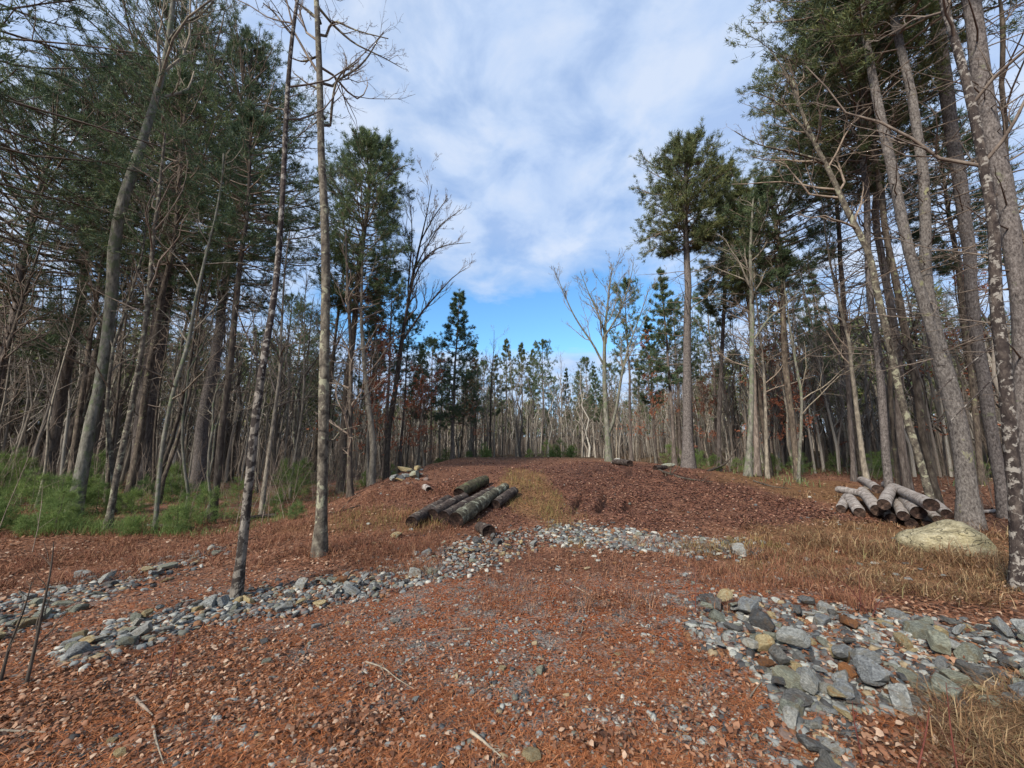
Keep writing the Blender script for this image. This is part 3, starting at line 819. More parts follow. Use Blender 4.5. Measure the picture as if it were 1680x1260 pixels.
# right group round the log pile
hero('pine', 'straight grey pine directly behind the weathered log pile, leftmost of its close group', [(1458, 800, 16), (1447, 687, 15), (1437, 587, 14), (1427, 503, 13), (1420, 420, 12), (1411, 300, 11), (1400, 180, 10), (1390, 60, 8)], 10.8, 16, crown=(zpx(300, 10.8), 16, 2.6, dict(step=.36, nb=5, lean=-.25)), seed=40, dead=(zpx(620, 10.8), zpx(280, 10.8), 110, 2.2), ncol='needles_olive', mat='bark_big')
hero('bare', 'dark narrow trunk squeezed behind the leftmost pine of the log pile group', [(1474, 800, 10), (1466, 700, 9), (1462, 600, 9), (1455, 480, 8), (1448, 350, 7), (1440, 200, 5)], 12, 14, 'bark_dark', seed=41, levels=(12, 5, 4), tlo=.4)
hero('pine', 'mid grey pine trunk second in the close group behind the log pile', [(1492, 810, 17), (1473, 703, 15), (1470, 587, 15), (1457, 487, 14), (1450, 420, 13), (1446, 300, 12), (1438, 180, 11), (1425, 60, 9)], 11.5, 18, crown=(zpx(240, 11.5), 18, 3.0, dict(step=.4, nb=5, lean=-.2)), seed=42, dead=(zpx(600, 11.5), zpx(240, 11.5), 90, 2.2), ncol='needles_olive', mat='bark_pine')
hero('bare', 'blotchy pale trunk leaning left out over the clearing from behind the log pile', [(1528, 822, 15), (1503, 737, 14), (1480, 670, 14), (1460, 587, 14), (1440, 503, 13), (1423, 420, 12), (1387, 333, 11), (1363, 273, 9), (1333, 233, 8), (1313, 183, 6), (1297, 133, 4)], 9.8, None, 'bark_lichen', seed=43, levels=(12, 6, 4), tlo=.6, ratio=.3,
     limbs=[dict(p=[(1360, 268, 6), (1320, 255, 5), (1280, 245, 4), (1240, 238, 2), (1205, 215, 1.5)], levels=(8, 5, 3)), dict(p=[(1340, 240, 6), (1310, 200, 4), (1275, 165, 3), (1235, 150, 1.5)], levels=(8, 5, 3)), dict(p=[(1315, 185, 5), (1290, 120, 4), (1262, 80, 2)], levels=(8, 5, 3))])
hero('bare', 'brown flaky trunk with a fork just right of the blotchy leaning one', [(1540, 822, 14), (1513, 703, 14), (1497, 603, 14), (1483, 520, 14), (1468, 420, 12), (1455, 300, 11), (1440, 180, 8), (1432, 60, 6)], 10.4, 17, 'bark_dark', seed=44, levels=(12, 6, 4), tlo=.5, dead=(4, 9, 30, 1.8))
hero('pine', 'big grey forked pine beside the boulder, two scaly stems rising from one trunk', [(1592, 868, 42), (1587, 837, 36), (1577, 737, 34), (1563, 653, 34), (1545, 580, 34), (1530, 500, 26), (1520, 410, 21), (1500, 267, 18), (1487, 167, 16), (1470, 67, 15), (1463, 0, 14)], 8.2, 18, crown=(11.5, 18, 2.8, dict(step=.5, nb=4, nsec=8)), seed=45, dead=(3.5, 11, 70, 1.9), mat='bark_fork', ncol='needles_olive', sides=20)
F1 = path3([(1545, 600, 20), (1520, 500, 21), (1495, 410, 20), (1473, 267, 19), (1453, 167, 17), (1440, 83, 14), (1430, 0, 12)], 8.2, 18)
hero('bare', 'nearest trunk on the right edge with black and white scabby bark and a hollow base', [(1676, 985, 34), (1668, 900, 28), (1667, 837, 27), (1653, 720, 28), (1643, 620, 26), (1627, 520, 25), (1613, 420, 22), (1597, 300, 19), (1580, 200, 18), (1570, 133, 16), (1553, 33, 14)], 4.75, 10, 'bark_patch_dark', seed=46, levels=(8, 5, 4), tlo=.5, sides=18, limbs=[dict(p=[(1650, 600, 4), (1600, 650, 3), (1560, 690, 2)], levels=(4, 3)), dict(p=[(1640, 560, 4), (1600, 590, 3), (1540, 640, 2)], levels=(4, 3))])
hero('pine', 'massive grey pine trunk close behind the scabby black and white one', [(1700, 860, 42), (1680, 700, 38), (1665, 590, 34), (1650, 487, 34), (1636, 417, 33), (1620, 267, 36), (1603, 167, 36), (1587, 67, 32), (1573, 0, 30)], 7.0, 19, crown=(12, 19, 3.2, dict(step=.6, nb=4, nsec=8)), seed=47, dead=(2.5, 11, 70, 2.2), mat='bark_big', ncol='needles_dark', sides=20)
hero('pine', 'smooth brownish grey pine crossing behind the scabby trunk to its left at the top', [(1648, 830, 24), (1630, 700, 24), (1612, 560, 24), (1596, 420, 24), (1576, 290, 25), (1560, 200, 25), (1543, 133, 26), (1530, 0, 26)], 9.4, 21, crown=(13, 21, 3.2, dict(step=.6, nb=4, nsec=8)), seed=48, dead=(4, 13, 80, 2.4), mat='bark_big', ncol='needles_dark', sides=16)
hero('pine', 'dark pine between the forked grey pine and the scabby trunk, deeper in the wood', [(1611, 790, 12), (1600, 703, 12), (1593, 620, 12), (1580, 500, 11), (1570, 420, 10), (1558, 340, 8), (1545, 240, 5)], 14, 15, crown=(zpx(440, 14), 14.5, 2.2, dict(step=.4)), seed=49, dead=(3, 8, 40, 2), ncol='needles_dark', mat='bark_dark')
hero('bare', 'dark crooked trunk at the upper right corner of the photo', [(1720, 800, 16), (1705, 620, 14), (1690, 450, 12), (1678, 300, 11), (1660, 140, 10), (1652, 40, 10)], 8.8, 15, 'bark_dark', seed=50, levels=(12, 6, 4), tlo=.35)
hero('pine', 'slim pine behind the log pile group with sparse olive crown over the clearing', [(1400, 775, 9), (1396, 650, 9), (1385, 520, 9), (1380, 400, 8), (1366, 200, 7), (1350, 60, 5)], 15, 21, crown=(zpx(330, 15), 21, 2.9, dict(step=.4, nb=6, lean=-.2)), seed=51, dead=(zpx(560, 15), zpx(330, 15), 70, 2.4), ncol='needles_olive', mat='bark_pine')
hero('pine', 'pine at the upper left whose dark branches hang over the corner of the photo', [(-260, 800, 30), (-215, 600, 26), (-160, 400, 24), (-95, 150, 20), (-60, 0, 16)], 7.5, 15, crown=(6.8, 15, 4.6, dict(step=.6, nb=5, nsec=10)), seed=52, dead=(3, 7, 24, 3), ncol='needles_dark', mat='bark_dark')

# the dead tree has one trunk: pale and patchy below, dark above
_low = [o for o in COL.objects if o.get('label', '').startswith('peeling black and white trunk')][0]
for ch in list(hero_fix.children):
    if ch.name.startswith('trunk'):
        me = ch.data
        me.materials.append(M['bark_patch'])
        zc = np.zeros(len(me.vertices) * 3, np.float32); me.vertices.foreach_get('co', zc); zc = zc.reshape(-1, 3)[:, 2]
        for p in me.polygons:
            if zc[p.vertices[0]] < 2.35: p.material_index = 1
lbl = _low['label']
for ch in list(_low.children): bpy.data.objects.remove(ch)
bpy.data.objects.remove(_low)
hero_fix['label'] = lbl
HERO.pop(0)
# second stem of the forked pine
fk = [o for o in COL.objects if o.get('label', '').startswith('big grey forked pine')][0]
Pf, rf = resample(F1[0][1:], F1[1][1:], 22)
Pf = Pf - np.array(fk.location)
Pf[:, 1] += .06 * np.arange(22) / 3
bf = Buf(); bf.tubes(Pf[None], rf[None], 16)
link('forked_stem', bf.mesh('forked_stem', True, [M['bark_fork']]), fk)
bw, bl = pine_crown(Pf, rf, Pf[-1, 2] - 6, Pf[-1, 2], 2.6, np.random.default_rng(5), step=.5, nb=4, nsec=8)
dead_branches(Pf, rf, Pf[3, 2], Pf[-1, 2] - 5, 40, 1.8, np.random.default_rng(6), bw)
link('forked_branches', bw.mesh('forked_branches', False, [M['twig']]), fk)
link('forked_crown', bl.mesh('forked_crown', False, [M['needles_olive']]), fk)

# ------------------------------------------------------------------ prototypes for the deeper wood
def proto_bare(seed, h, r0, levels, curve=.6, rmin=.005, mat='bark_thin', cm='twig', tlo=.3, leaves=False):
    g = np.random.default_rng(seed)
    n = 12; z = np.linspace(-.15, h, n); tt = np.linspace(0, 1, n)
    P = np.stack([curve * (fbm(tt * 2.2, tt * 0 + seed, seed) - fbm(0, seed, seed)) * 2, curve * (fbm(tt * 2.2, tt * 0 + seed + 9, seed) - fbm(0, seed + 9, seed)) * 2, z], -1)
    r = r0 * (1 - tt * .85)
    tb = Buf(); trunk_tube(tb, P, r, 7, g)
    cb = bare_crown(P, r, g, levels, tlo, .26, rmin, .1, .75)
    wb = None
    root = link('proto', None)
    link('trunk', tb.mesh('trunk', True, [M[mat]]), root)
    link('crown', cb.mesh('crown', False, [M[cm]]), root)
    if leaves:
        Pn, Rn = kids(P[None], r[None], 26, .18, 1, .9, .28, 5, g)
        Pm, Rm_ = kids(Pn, Rn, 8, .2, 1, .8, .5, 4, g)
        c = Pm[:, 1:].reshape(-1, 3)
        c = c[g.random(len(c)) < .9]
        V, T = tufts(c, unit(g.normal(size=(len(c), 3)) + [0, 0, -.4]), 4, .11, .075, g, 1.)
        lb = Buf(); lb.add(V, None, T)
        link('leaves', lb.mesh('leaves', False, [M['brown_leaves']]), root)
    return root


def proto_pine(seed, h, r0, c0, Rm, kw, ncol, dead=None, mat='bark_pine'):
    g = np.random.default_rng(seed)
    n = 14; z = np.linspace(-.15, h, n); tt = np.linspace(0, 1, n)
    P = np.stack([.3 * (fbm(tt * 2, tt * 0 + seed, seed) - fbm(0, seed, seed)) * 2, .3 * (fbm(tt * 2, tt * 0 + seed + 5, seed) - fbm(0, seed + 5, seed)) * 2, z], -1)
    r = r0 * (1 - tt * .88)
    tb = Buf(); trunk_tube(tb, P, r, 8, g)
    wb, cb = pine_crown(P, r, c0, h, Rm, g, **kw)
    if dead: dead_branches(P, r, dead[0], c0, dead[1], dead[2], g, wb, rmin=.006)
    root = link('proto', None)
    link('trunk', tb.mesh('trunk', True, [M[mat]]), root)
    link('branches', wb.mesh('branches', False, [M['twig']]), root)
    link('crown', cb.mesh('crown', False, [M[ncol]]), root)
    return root


def proto_sapling(seed, h, bare=0.):
    g = np.random.default_rng(seed)
    n = 6; z = np.linspace(-.05, h, n); tt = np.linspace(0, 1, n)
    P = np.stack([.05 * g.normal(size=n).cumsum() * .3, .05 * g.normal(size=n).cumsum() * .3, z], -1)
    r = .012 * (1 - tt * .7)
    tb = Buf(); tb.tubes(P[None], r[None], 5)
    wb, cb = pine_crown(P, r, h * .08, h, h * .55, g, step=h * .15, nb=5, nsec=3, ntuft=3, nneedle=9, ln=.13, wd=.007, shape='cone', rmin=.002)
    root = link('proto', None)
    link('stem', tb.mesh('stem', True, [M['bark_dark']]), root)
    link('foliage', cb.mesh('foliage', False, [M['needles_sapling']]), root)
    return root


BARE = [proto_bare(100 + i, h, r0, lv, cu, mat=m, cm=c) for i, (h, r0, lv, cu, m, c) in enumerate([
    (9, .05, (16, 5, 4), .4, 'bark_thin', 'twig'), (11, .075, (18, 5, 4), .3, 'bark_dark', 'twig'), (7, .04, (14, 5, 3), .6, 'bark_pale', 'twig_pale'),
    (12, .09, (18, 6, 4), .25, 'bark_thin', 'twig'), (10, .06, (16, 6, 4), .6, 'bark_lichen', 'twig_pale'), (13, .11, (20, 6, 4), .2, 'bark_dark', 'twig')])]
OAK = [proto_bare(120 + i, h, .08, (16, 5, 3), .8, leaves=True) for i, h in enumerate((7.5, 9))]
FK = dict(step=.7, nb=5, nsec=7, ntuft=3, nneedle=7, ln=.22, wd=.038, rmin=.006)
FARK = dict(step=.62, nb=5, nsec=8, ntuft=3, nneedle=10, ln=.2, wd=.036, rmin=.008)
PINE = [proto_pine(140, 15, .17, 6.5, 3.0, FK, 'needles_dark', (2, 46, 2.2)), proto_pine(141, 17, .2, 8, 3.2, FK, 'needles_dark', (3, 50, 2.4)),
        proto_pine(142, 13, .15, 5, 2.5, FK, 'needles_olive', (2, 40, 2)), proto_pine(143, 18, .22, 8.5, 3.6, FK, 'needles_dark', (3, 50, 2.4), 'bark_dark')]
PINEF = [proto_pine(150, 14, .16, 5.5, 2.1, dict(FARK, shape='cone'), 'needles_dark', (2, 30, 1.6)), proto_pine(151, 14, .16, 7.5, 1.9, dict(FARK, shape='cone'), 'needles_olive', (3, 30, 1.6)),
         proto_pine(152, 14, .18, 7, 2.5, FARK, 'needles_dark', (3, 30, 1.8)), proto_pine(153, 14, .17, 3, 3.0, dict(FARK, shape='cone', step=.5), 'needles_dark', (1, 20, 1.6))]
SAP = [proto_sapling(160 + i, h) for i, h in enumerate((.9, 1.3, .7, 1.1))]
PROTOS = BARE + OAK + PINE + PINEF + SAP


def place(proto, name, x, y, label, cat, group, s=1., rz=None, tilt=(0, 0), sink=.0):
    c = copy_tree(proto)
    c.name = name
    c.location = (x, y, float(H(x, y)) - sink)
    c.rotation_euler = (tilt[0], tilt[1], random.uniform(0, 6.28) if rz is None else rz)
    c.scale = (s, s, s) if not isinstance(s, tuple) else s
    tag(c, label, cat, group)
    return c


def clearing(x, y):
    if y < 9.5: return x > -6.5 and x < 12 or y < 3
    if y < 13: return x > -5.6 - .1 * (y - 9.5) and x < 11.5
    if y < 22: return x > -6.0 and x < 9.6 + .02 * y
    if y < 31: return x > -7 and x < 9.0
    return False


def near_hero(x, y, d):
    return any((x - a) ** 2 + (y - b) ** 2 < (d + c) ** 2 for a, b, c in HERO)


def side_of(x, y):
    a = x / y
    return 'left' if a < -.33 else 'right' if a > .42 else 'centre'


SPOTS = []


def scatter(n, ylo, yhi, alo, ahi, dmin, power=1.):
    out = []; tries = 0
    while len(out) < n and tries < n * 60:
        tries += 1
        y = ylo + (yhi - ylo) * random.random() ** power
        x = y * random.uniform(alo, ahi)
        if clearing(x, y) or near_hero(x, y, .7): continue
        if any((x - a) ** 2 + (y - b) ** 2 < dmin * dmin for a, b in SPOTS): continue
        SPOTS.append((x, y)); out.append((x, y))
    return out


LB = {'left': ('thin bare tree among many in the shaded wood behind the green seedlings', 'thin bare trees of the left wood'),
      'centre': ('slim bare grey tree in the far row beyond the leaf covered mound', 'bare trees beyond the mound'),
      'right': ('thin bare tree among many in the wood right of the tall crowned pine', 'thin bare trees of the right wood')}
for (n, a, b, lo, hi, dm) in ((50, 10.5, 26, -1.7, -.3, 1.3), (42, 13, 30, .55, 1.7, 1.4), (90, 30, 56, -.42, .5, 1.0), (45, 26, 50, -1.5, -.35, 1.5), (40, 26, 50, .4, 1.5, 1.5)):
    for x, y in scatter(n, a, b, lo, hi, dm):
        k = random.choice((0, 1, 2, 3, 4, 5)) if y < 30 else random.choice((0, 1, 3, 5, 3, 1))
        sd = side_of(x, y)
        s = random.uniform(.75, 1.15) * (.78 if sd == 'centre' else 1)
        place(BARE[k], 'bare_tree', x, y, LB[sd][0], 'bare tree', LB[sd][1], s, None, (random.gauss(0, .035), random.gauss(0, .035)), .05)
for x, y in [(-6.3, 17.5), (-4.9, 22), (-7.2, 20.5), (-6.1, 25), (12.5, 25.), (15., 22.), (9.6, 26), (19, 24), (-3.4, 31), (14, 19.5), (21, 17)]:
    SPOTS.append((x, y))
    place(random.choice(OAK), 'leafy_oak', x, y, ('young tree holding withered red brown leaves at the left wood edge' if x < 0 else 'young tree holding withered red brown leaves among the right hand trunks'), 'oak tree',
          'oaks keeping brown leaves ' + ('left' if x < 0 else 'right') + ' of the clearing', random.uniform(.75, 1.0))
LP = {'left': ('dark green pine among others deep in the left wood', 'pines deep in the left wood'),
      'centre': ('narrow pine in the far row beyond the mound', 'pines beyond the mound'),
      'right': ('pine among others deep in the right wood', 'pines deep in the right wood')}
for (n, a, b, lo, hi, dm) in ((13, 17, 34, -1.7, -.42, 2.8), (10, 17, 34, .75, 1.7, 2.8), (16, 32, 60, -1.4, -.4, 3), (14, 32, 60, .4, 1.5, 3)):
    for x, y in scatter(n, a, b, lo, hi, dm):
        sd = side_of(x, y)
        place(random.choice(PINE), 'pine_tree', x, y, LP[sd][0], 'pine tree', LP[sd][1], random.uniform(.75, 1.0), None, (random.gauss(0, .02), random.gauss(0, .02)), .05)
# pines of the far row: column, height of the tip, distance
for (u, v, Y, k, sc, lab) in ((750, 474, 30, 3, 1., 'full pointed pine left of the sky gap, tallest tree of the far row'),
                         (826, 558, 46, 1, .8, 'narrow pine with a tufted tip in the middle of the far row'),
                         (858, 566, 45, 1, .9, None), (888, 562, 44, 2, .8, 'flat topped dark pine at the right end of the far row, beside the sky gap'), (812, 582, 40, 0, .8, None), (795, 592, 42, 2, .8, None),
                         (870, 575, 50, 1, .8, None), (928, 604, 48, 0, .7, 'small layered pine standing in the lowest part of the sky gap'), (962, 590, 44, 2, .8, None), (975, 600, 40, 0, .8, None), (945, 610, 55, 1, .8, None),
                         (1022, 465, 27, 2, .75, 'slim pine just behind the pale forked bare tree'), (1085, 440, 23, 0, .9, 'dense pine left of the long trunk of the tall crowned pine'), (1062, 520, 30, 0, .9, None), (1100, 500, 28, 2, .9, None),
                         (690, 560, 32, 0, .9, None), (712, 560, 36, 2, .9, None), (668, 520, 27, 2, .8, None), (640, 440, 24, 2, .8, None), (1165, 470, 26, 2, .9, None), (778, 560, 36, 0, .75, None), (1290, 420, 24, 2, .9, None), (1345, 440, 26, 0, .9, None),
                         (735, 600, 42, 0, 1., None), (765, 610, 46, 2, 1., None), (905, 620, 52, 2, .8, None), (1000, 600, 46, 2, .9, None), (1045, 590, 42, 0, .9, None), (620, 480, 26, 0, .9, None)):
    p = at(u, v, Y); gz = float(H(p[0], Y)); hh = (p[2] - gz) / 14.
    if any((p[0] - a) ** 2 + (Y - b) ** 2 < .8 for a, b in SPOTS): Y += .9
    SPOTS.append((p[0], Y))
    c = place(PINEF[k], 'pine_tree', p[0], Y, lab or LP['centre'][0], 'pine tree', None if lab else LP['centre'][1], (hh * sc, hh * sc, hh), None)

# bright seedlings
LS = 'bright green pine seedling in the green carpet at the foot of the left wood'
n = 0
for i in range(900):
    u = random.uniform(-160, 560); v = random.uniform(755, 860)
    if n >= 58: break
    if u > 330 and v > 800: continue
    if u < 330 and v > 880: continue
    Y = random.uniform(8.6, 17); x = (u - 840) / F * Y
    if x > -5.8 or Y < 8.6 or near_hero(x, Y, .15): continue
    if Y < 9.6 and random.random() < .5: continue
    place(random.choice(SAP), 'pine_seedling', x, Y, LS, 'seedling', 'pine seedlings under the left wood', random.uniform(.55, 1.05 if Y < 12 else 1.5), None, (0, 0), 0); n += 1
for (u, v) in ((215, 878), (22, 868), (40, 880), (486, 852), (300, 850), (90, 872)):
    p = gp(u, v); place(SAP[2], 'pine_seedling', p[0], p[1], 'small green seedling alone on the brown needles in front of the others', 'seedling', 'lone seedlings on the brown needles', random.uniform(.5, .75))
for i in range(46):
    a = random.choice([(-6, -1, 26, 32), (10, 17, 15, 21), (1, 5, 29, 33), (-9, -5.5, 17, 25), (8.5, 11, 18, 24), (17, 26, 13, 22)])
    x, y = random.uniform(a[0], a[1]), random.uniform(a[2], a[3])
    if near_hero(x, y, .3): continue
    place(random.choice(SAP), 'pine_seedling', x, y, 'dull green seedling among the trunks at the far wood edge', 'seedling', 'seedlings at the far wood edge', random.uniform(.7, 1.2))

for p in PROTOS:
    for ch in list(p.children): bpy.data.objects.remove(ch)
    bpy.data.objects.remove(p)

# ------------------------------------------------------------------ the far wood that reads as one mass
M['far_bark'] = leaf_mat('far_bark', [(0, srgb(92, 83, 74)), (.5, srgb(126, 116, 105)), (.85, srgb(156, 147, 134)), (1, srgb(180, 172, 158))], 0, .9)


def far_woods():
    g = np.random.default_rng(77)
    n = 2500
    ang = g.uniform(-1.25, 1.25, n); d = g.uniform(50, 120, n)
    mid = np.abs(ang) > .5
    d = np.where(mid, 26 + 84 * g.random(n) ** 1.3, np.where(g.random(n) < .3, g.uniform(36, 60, n), d))
    x = d * np.sin(ang); y = d * np.cos(ang)
    h = g.uniform(5.0, 9.5, n) * (1 + .2 * mid); K = 6
    P = np.zeros((n, K, 3)); z0 = H(x, y) - .2
    off = g.normal(size=(n, 2)) * .05
    for k in range(K):
        t_ = k / (K - 1)
        P[:, k, 0] = x + off[:, 0] * h * t_ + g.normal(size=n) * .08 * k
        P[:, k, 1] = y + off[:, 1] * h * t_
        P[:, k, 2] = z0 + h * t_
    r0 = g.uniform(.05, .13, n)
    b = Buf(); Rr = r0[:, None] * np.linspace(1, .2, K)[None]
    b.tubes(P, Rr, 4)
    L1, R1 = kids(P, Rr, 11, .2, 1, .7, .24, 4, g, .2, .1, .5, .012); b.tubes(L1, R1, 3)
    L2, R2 = kids(L1, R1, 4, .2, 1, .7, .5, 3, g, .2, .1, .6, .01)
    # twigs as thin two sided blades
    p0, p2 = L2[:, 0], L2[:, 2]; s = unit(np.cross(p2 - p0, g.normal(size=p0.shape))) * .011
    V = np.stack([p0 - s, p0 + s, p2], 1).reshape(-1, 3); b.add(V, None, np.arange(len(V)).reshape(-1, 3))
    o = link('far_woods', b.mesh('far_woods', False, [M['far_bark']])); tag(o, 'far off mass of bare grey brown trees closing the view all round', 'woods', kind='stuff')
    # evergreens in that mass
    n = 380
    ang = g.uniform(-1.25, 1.25, n); d = np.where(np.abs(ang) > .45, g.uniform(40, 100, n), g.uniform(60, 110, n))
    lb = Buf(); wb = Buf()
    for a, dd in zip(ang, d):
        xx, yy = dd * math.sin(a), dd * math.cos(a); hh = g.uniform(7, 12) * (1.25 if abs(a) > .45 else .9); zz = float(H(xx, yy))
        Pt = np.array([[xx, yy, zz - .2], [xx + g.normal() * .2, yy, zz + hh * .5], [xx + g.normal() * .3, yy, zz + hh]])
        wb.tubes(Pt[None], np.array([[.16, .1, .03]]), 5)
        m = 130
        t_ = g.random(m) ** .8; rr = (1 - t_) ** .7 * hh * .17 * np.sqrt(g.random(m)); az = g.random(m) * 6.28
        c = np.stack([xx + rr * np.cos(az), yy + rr * np.sin(az), zz + hh * (.3 + .7 * t_)], -1)
        V, T = tufts(c, unit(np.stack([np.cos(az), np.sin(az), .3 + 0 * az], -1)), 5, .7, .2, g, .5)
        lb.add(V, None, T)
    o = link('far_evergreens', lb.mesh('far_evergreens', False, [M['needles_olive']])); tag(o, 'far off dark evergreen crowns mixed into the bare woods', 'woods', kind='stuff')
    o = link('far_trunks', wb.mesh('far_trunks', True, [M['bark_pine']])); tag(o, 'trunks of the far off evergreens', 'woods', kind='stuff')
    # low brush
    n = 5500
    ang = g.uniform(-1.25, 1.25, n); d = g.uniform(11, 60, n)
    x = d * np.sin(ang); y = d * np.cos(ang)
    keep = np.array([not clearing(a, b_) for a, b_ in zip(x, y)]) & (fbm(x * .35, y * .35, 61) > .42)
    x, y = x[keep], y[keep]; n = len(x)
    z = H(x, y); h = g.uniform(.5, 2.4, n)
    P = np.zeros((n, 4, 3)); dr = g.normal(size=(n, 2)) * .16
    for k in range(4):
        t_ = k / 3.; P[:, k, 0] = x + dr[:, 0] * h * t_ * (1 + t_); P[:, k, 1] = y + dr[:, 1] * h * t_; P[:, k, 2] = z + h * t_
    b = Buf(); Rr = np.maximum(.008, d[keep] * .0003)[:, None] * np.linspace(1, .4, 4)[None]
    b.tubes(P, Rr, 3)
    L1, R1 = kids(P, Rr, 3, .3, 1, .7, .45, 3, g, .2, .05, .6, .004); b.tubes(L1, R1, 3)
    o = link('undergrowth', b.mesh('undergrowth', False, [M['twig']])); tag(o, 'tangle of thin leafless brush between the trunks', 'undergrowth', kind='stuff')


far_woods()

# ------------------------------------------------------------------ litter on the ground
def sample_px(n, u0, u1, v0, v1, g, acc=None):
    u = g.uniform(u0, u1, n); v = g.uniform(v0, v1, n)
    P, ok = px_ground(u, v)
    P = P[ok]
    P = P[P[:, 1] < 60]
    if acc is not None: P = P[g.random(len(P)) < acc(P[:, 0], P[:, 1])]
    return P


def leaf_quads(P, size, g, lift=.012, tilt=.35, name='', mat=None):
    N = len(P); a = g.random(N) * 6.28
    nrm = unit(np.stack([g.normal(size=N) * tilt, g.normal(size=N) * tilt, np.ones(N)], -1))
    d = np.stack([np.cos(a), np.sin(a), 0 * a], -1); d = unit(d - nrm * (d * nrm).sum(1, keepdims=True)); s = np.cross(nrm, d)
    L = (size * g.uniform(.55, 1.3, N))[:, None]; W_ = L * g.uniform(.4, .75, N)[:, None]
    c = P + np.array([0, 0, 1.]) * (lift + L * .12)
    curl = (g.uniform(-.1, .35, N)[:, None]) * L
    pts = [c - d * L * .5, c - d * L * .12 + s * W_ * .5 + nrm * curl, c + d * L * .25 + s * W_ * .36 + nrm * curl, c + d * L * .55, c + d * L * .25 - s * W_ * .36 + nrm * curl, c - d * L * .12 - s * W_ * .5 + nrm * curl]
    V = np.stack(pts, 1).reshape(-1, 3)
    b = np.arange(N)[:, None] * 6
    T = np.concatenate([b + [0, 1, 5], b + [2, 3, 4]], 0); Q = b + [1, 2, 4, 5]
    return V, Q, T


def blades(P, h, w_, g, lean=.5, K=3):
    N = len(P); a = g.random(N) * 6.28
    d = np.stack([np.cos(a), np.sin(a), 0 * a], -1); s = np.stack([-np.sin(a + g.normal(size=N)), np.cos(a), 0 * a], -1)
    hh = (h * g.uniform(.5, 1.3, N))[:, None]; ln = (lean * g.uniform(.1, 1.6, N))[:, None]; w2 = (w_ * g.uniform(.6, 1.3, N))[:, None] * .5
    p0 = P - [0, 0, .01]; p1 = p0 + np.array([0, 0, 1.]) * hh * .55 + d * hh * ln * .3; p2 = p0 + np.array([0, 0, 1.]) * hh * (1 - .25 * ln) + d * hh * ln
    V = np.stack([p0 - s * w2, p0 + s * w2, p1 + s * w2 * .8, p1 - s * w2 * .8, p2], 1).reshape(-1, 3)
    b = np.arange(N)[:, None] * 5
    return V, b + [0, 1, 2, 3], b + [3, 2, 4]


def stuff(name, V, Q, T, mat, label, cat):
    o = link(name, make_mesh(name, V, Q, T, False, [M[mat]])); tag(o, label, cat, kind='stuff'); return o


g = np.random.default_rng(5)
dist = lambda P: np.linalg.norm(P[:, :2], axis=1)
# leaves
P = sample_px(100000, -250, 1930, 745, 1330, g, lambda x, y: np.clip(.75 - .62 * zones(x, y)[0] - .35 * zones(x, y)[2] - zones(x, y)[1] * .9, .05, 1) * (.35 + 1.1 * fbm(x * .8, y * .8, 71)))
V, Q, T = leaf_quads(P, .019 + dist(P) * .0036, g)
stuff('fallen_leaves', V, Q, T, 'leaf', 'brown and pinkish fallen leaves strewn over the ground', 'leaves')
P = sample_px(60000, 500, 1500, 745, 900, g, lambda x, y: np.clip(zones(x, y)[1], 0, 1) * (1 - np.clip(3.5 * ruts(x, y), 0, 1)) * (.25 + .75 * S((fbm(x * 2.4 + y, y * 4.2, 18) - .38) / .12)))
V, Q, T = leaf_quads(P, .022 + dist(P) * .003, g, tilt=.45)
stuff('mound_leaves', V, Q, T, 'leaf_mound', 'dull purplish brown leaves covering the mound', 'leaves')
P = sample_px(16000, -200, 900, 1040, 1330, g, lambda x, y: S((-x - .2) / 1.6) * S((fbm(x * 1.7, y * 1.7, 15) - .35) / .25))
V, Q, T = leaf_quads(P, .026 + dist(P) * .001, g, tilt=.4)
stuff('curled_leaves', V, Q, T, 'leaf', 'larger curled tan and pink oak leaves at the lower left', 'leaves')
A_ = []
for (u_, v_, sx, sy, k_) in ((560, 1200, .22, .12, 420), (1000, 985, .25, .15, 260), (130, 1180, .5, .2, 500), (980, 1225, .2, .1, 220), (330, 1110, .35, .12, 300), (1440, 1230, .25, .14, 320)):
    c_ = gp(u_, v_); xy = c_[:2] + g.normal(size=(k_, 2)) * [sx, sy]; hh = .05 * np.exp(-(((xy - c_[:2]) / [sx, sy]) ** 2).sum(1) / 2) * g.random(k_)
    A_.append(np.stack([xy[:, 0], xy[:, 1], H(xy[:, 0], xy[:, 1]) + hh], -1))
P = np.concatenate(A_)
V, Q, T = leaf_quads(P, .034 + 0 * P[:, 0], g, lift=.006, tilt=.5)
stuff('leaf_drifts', V, Q, T, 'leaf', 'small drifts of curled brown leaves heaped on the needles', 'leaves')
P = sample_px(1500, 1120, 1780, 975, 1300, g, lambda x, y: S((fbm(x * 2.5, y * 2.5, 17) - .35) / .25))
V, Q, T = leaf_quads(P, .034 + dist(P) * .002, g, lift=.04, tilt=.6)
stuff('bank_leaves', V, Q, T, 'leaf', 'russet leaves caught between the stones of the right bank', 'leaves')
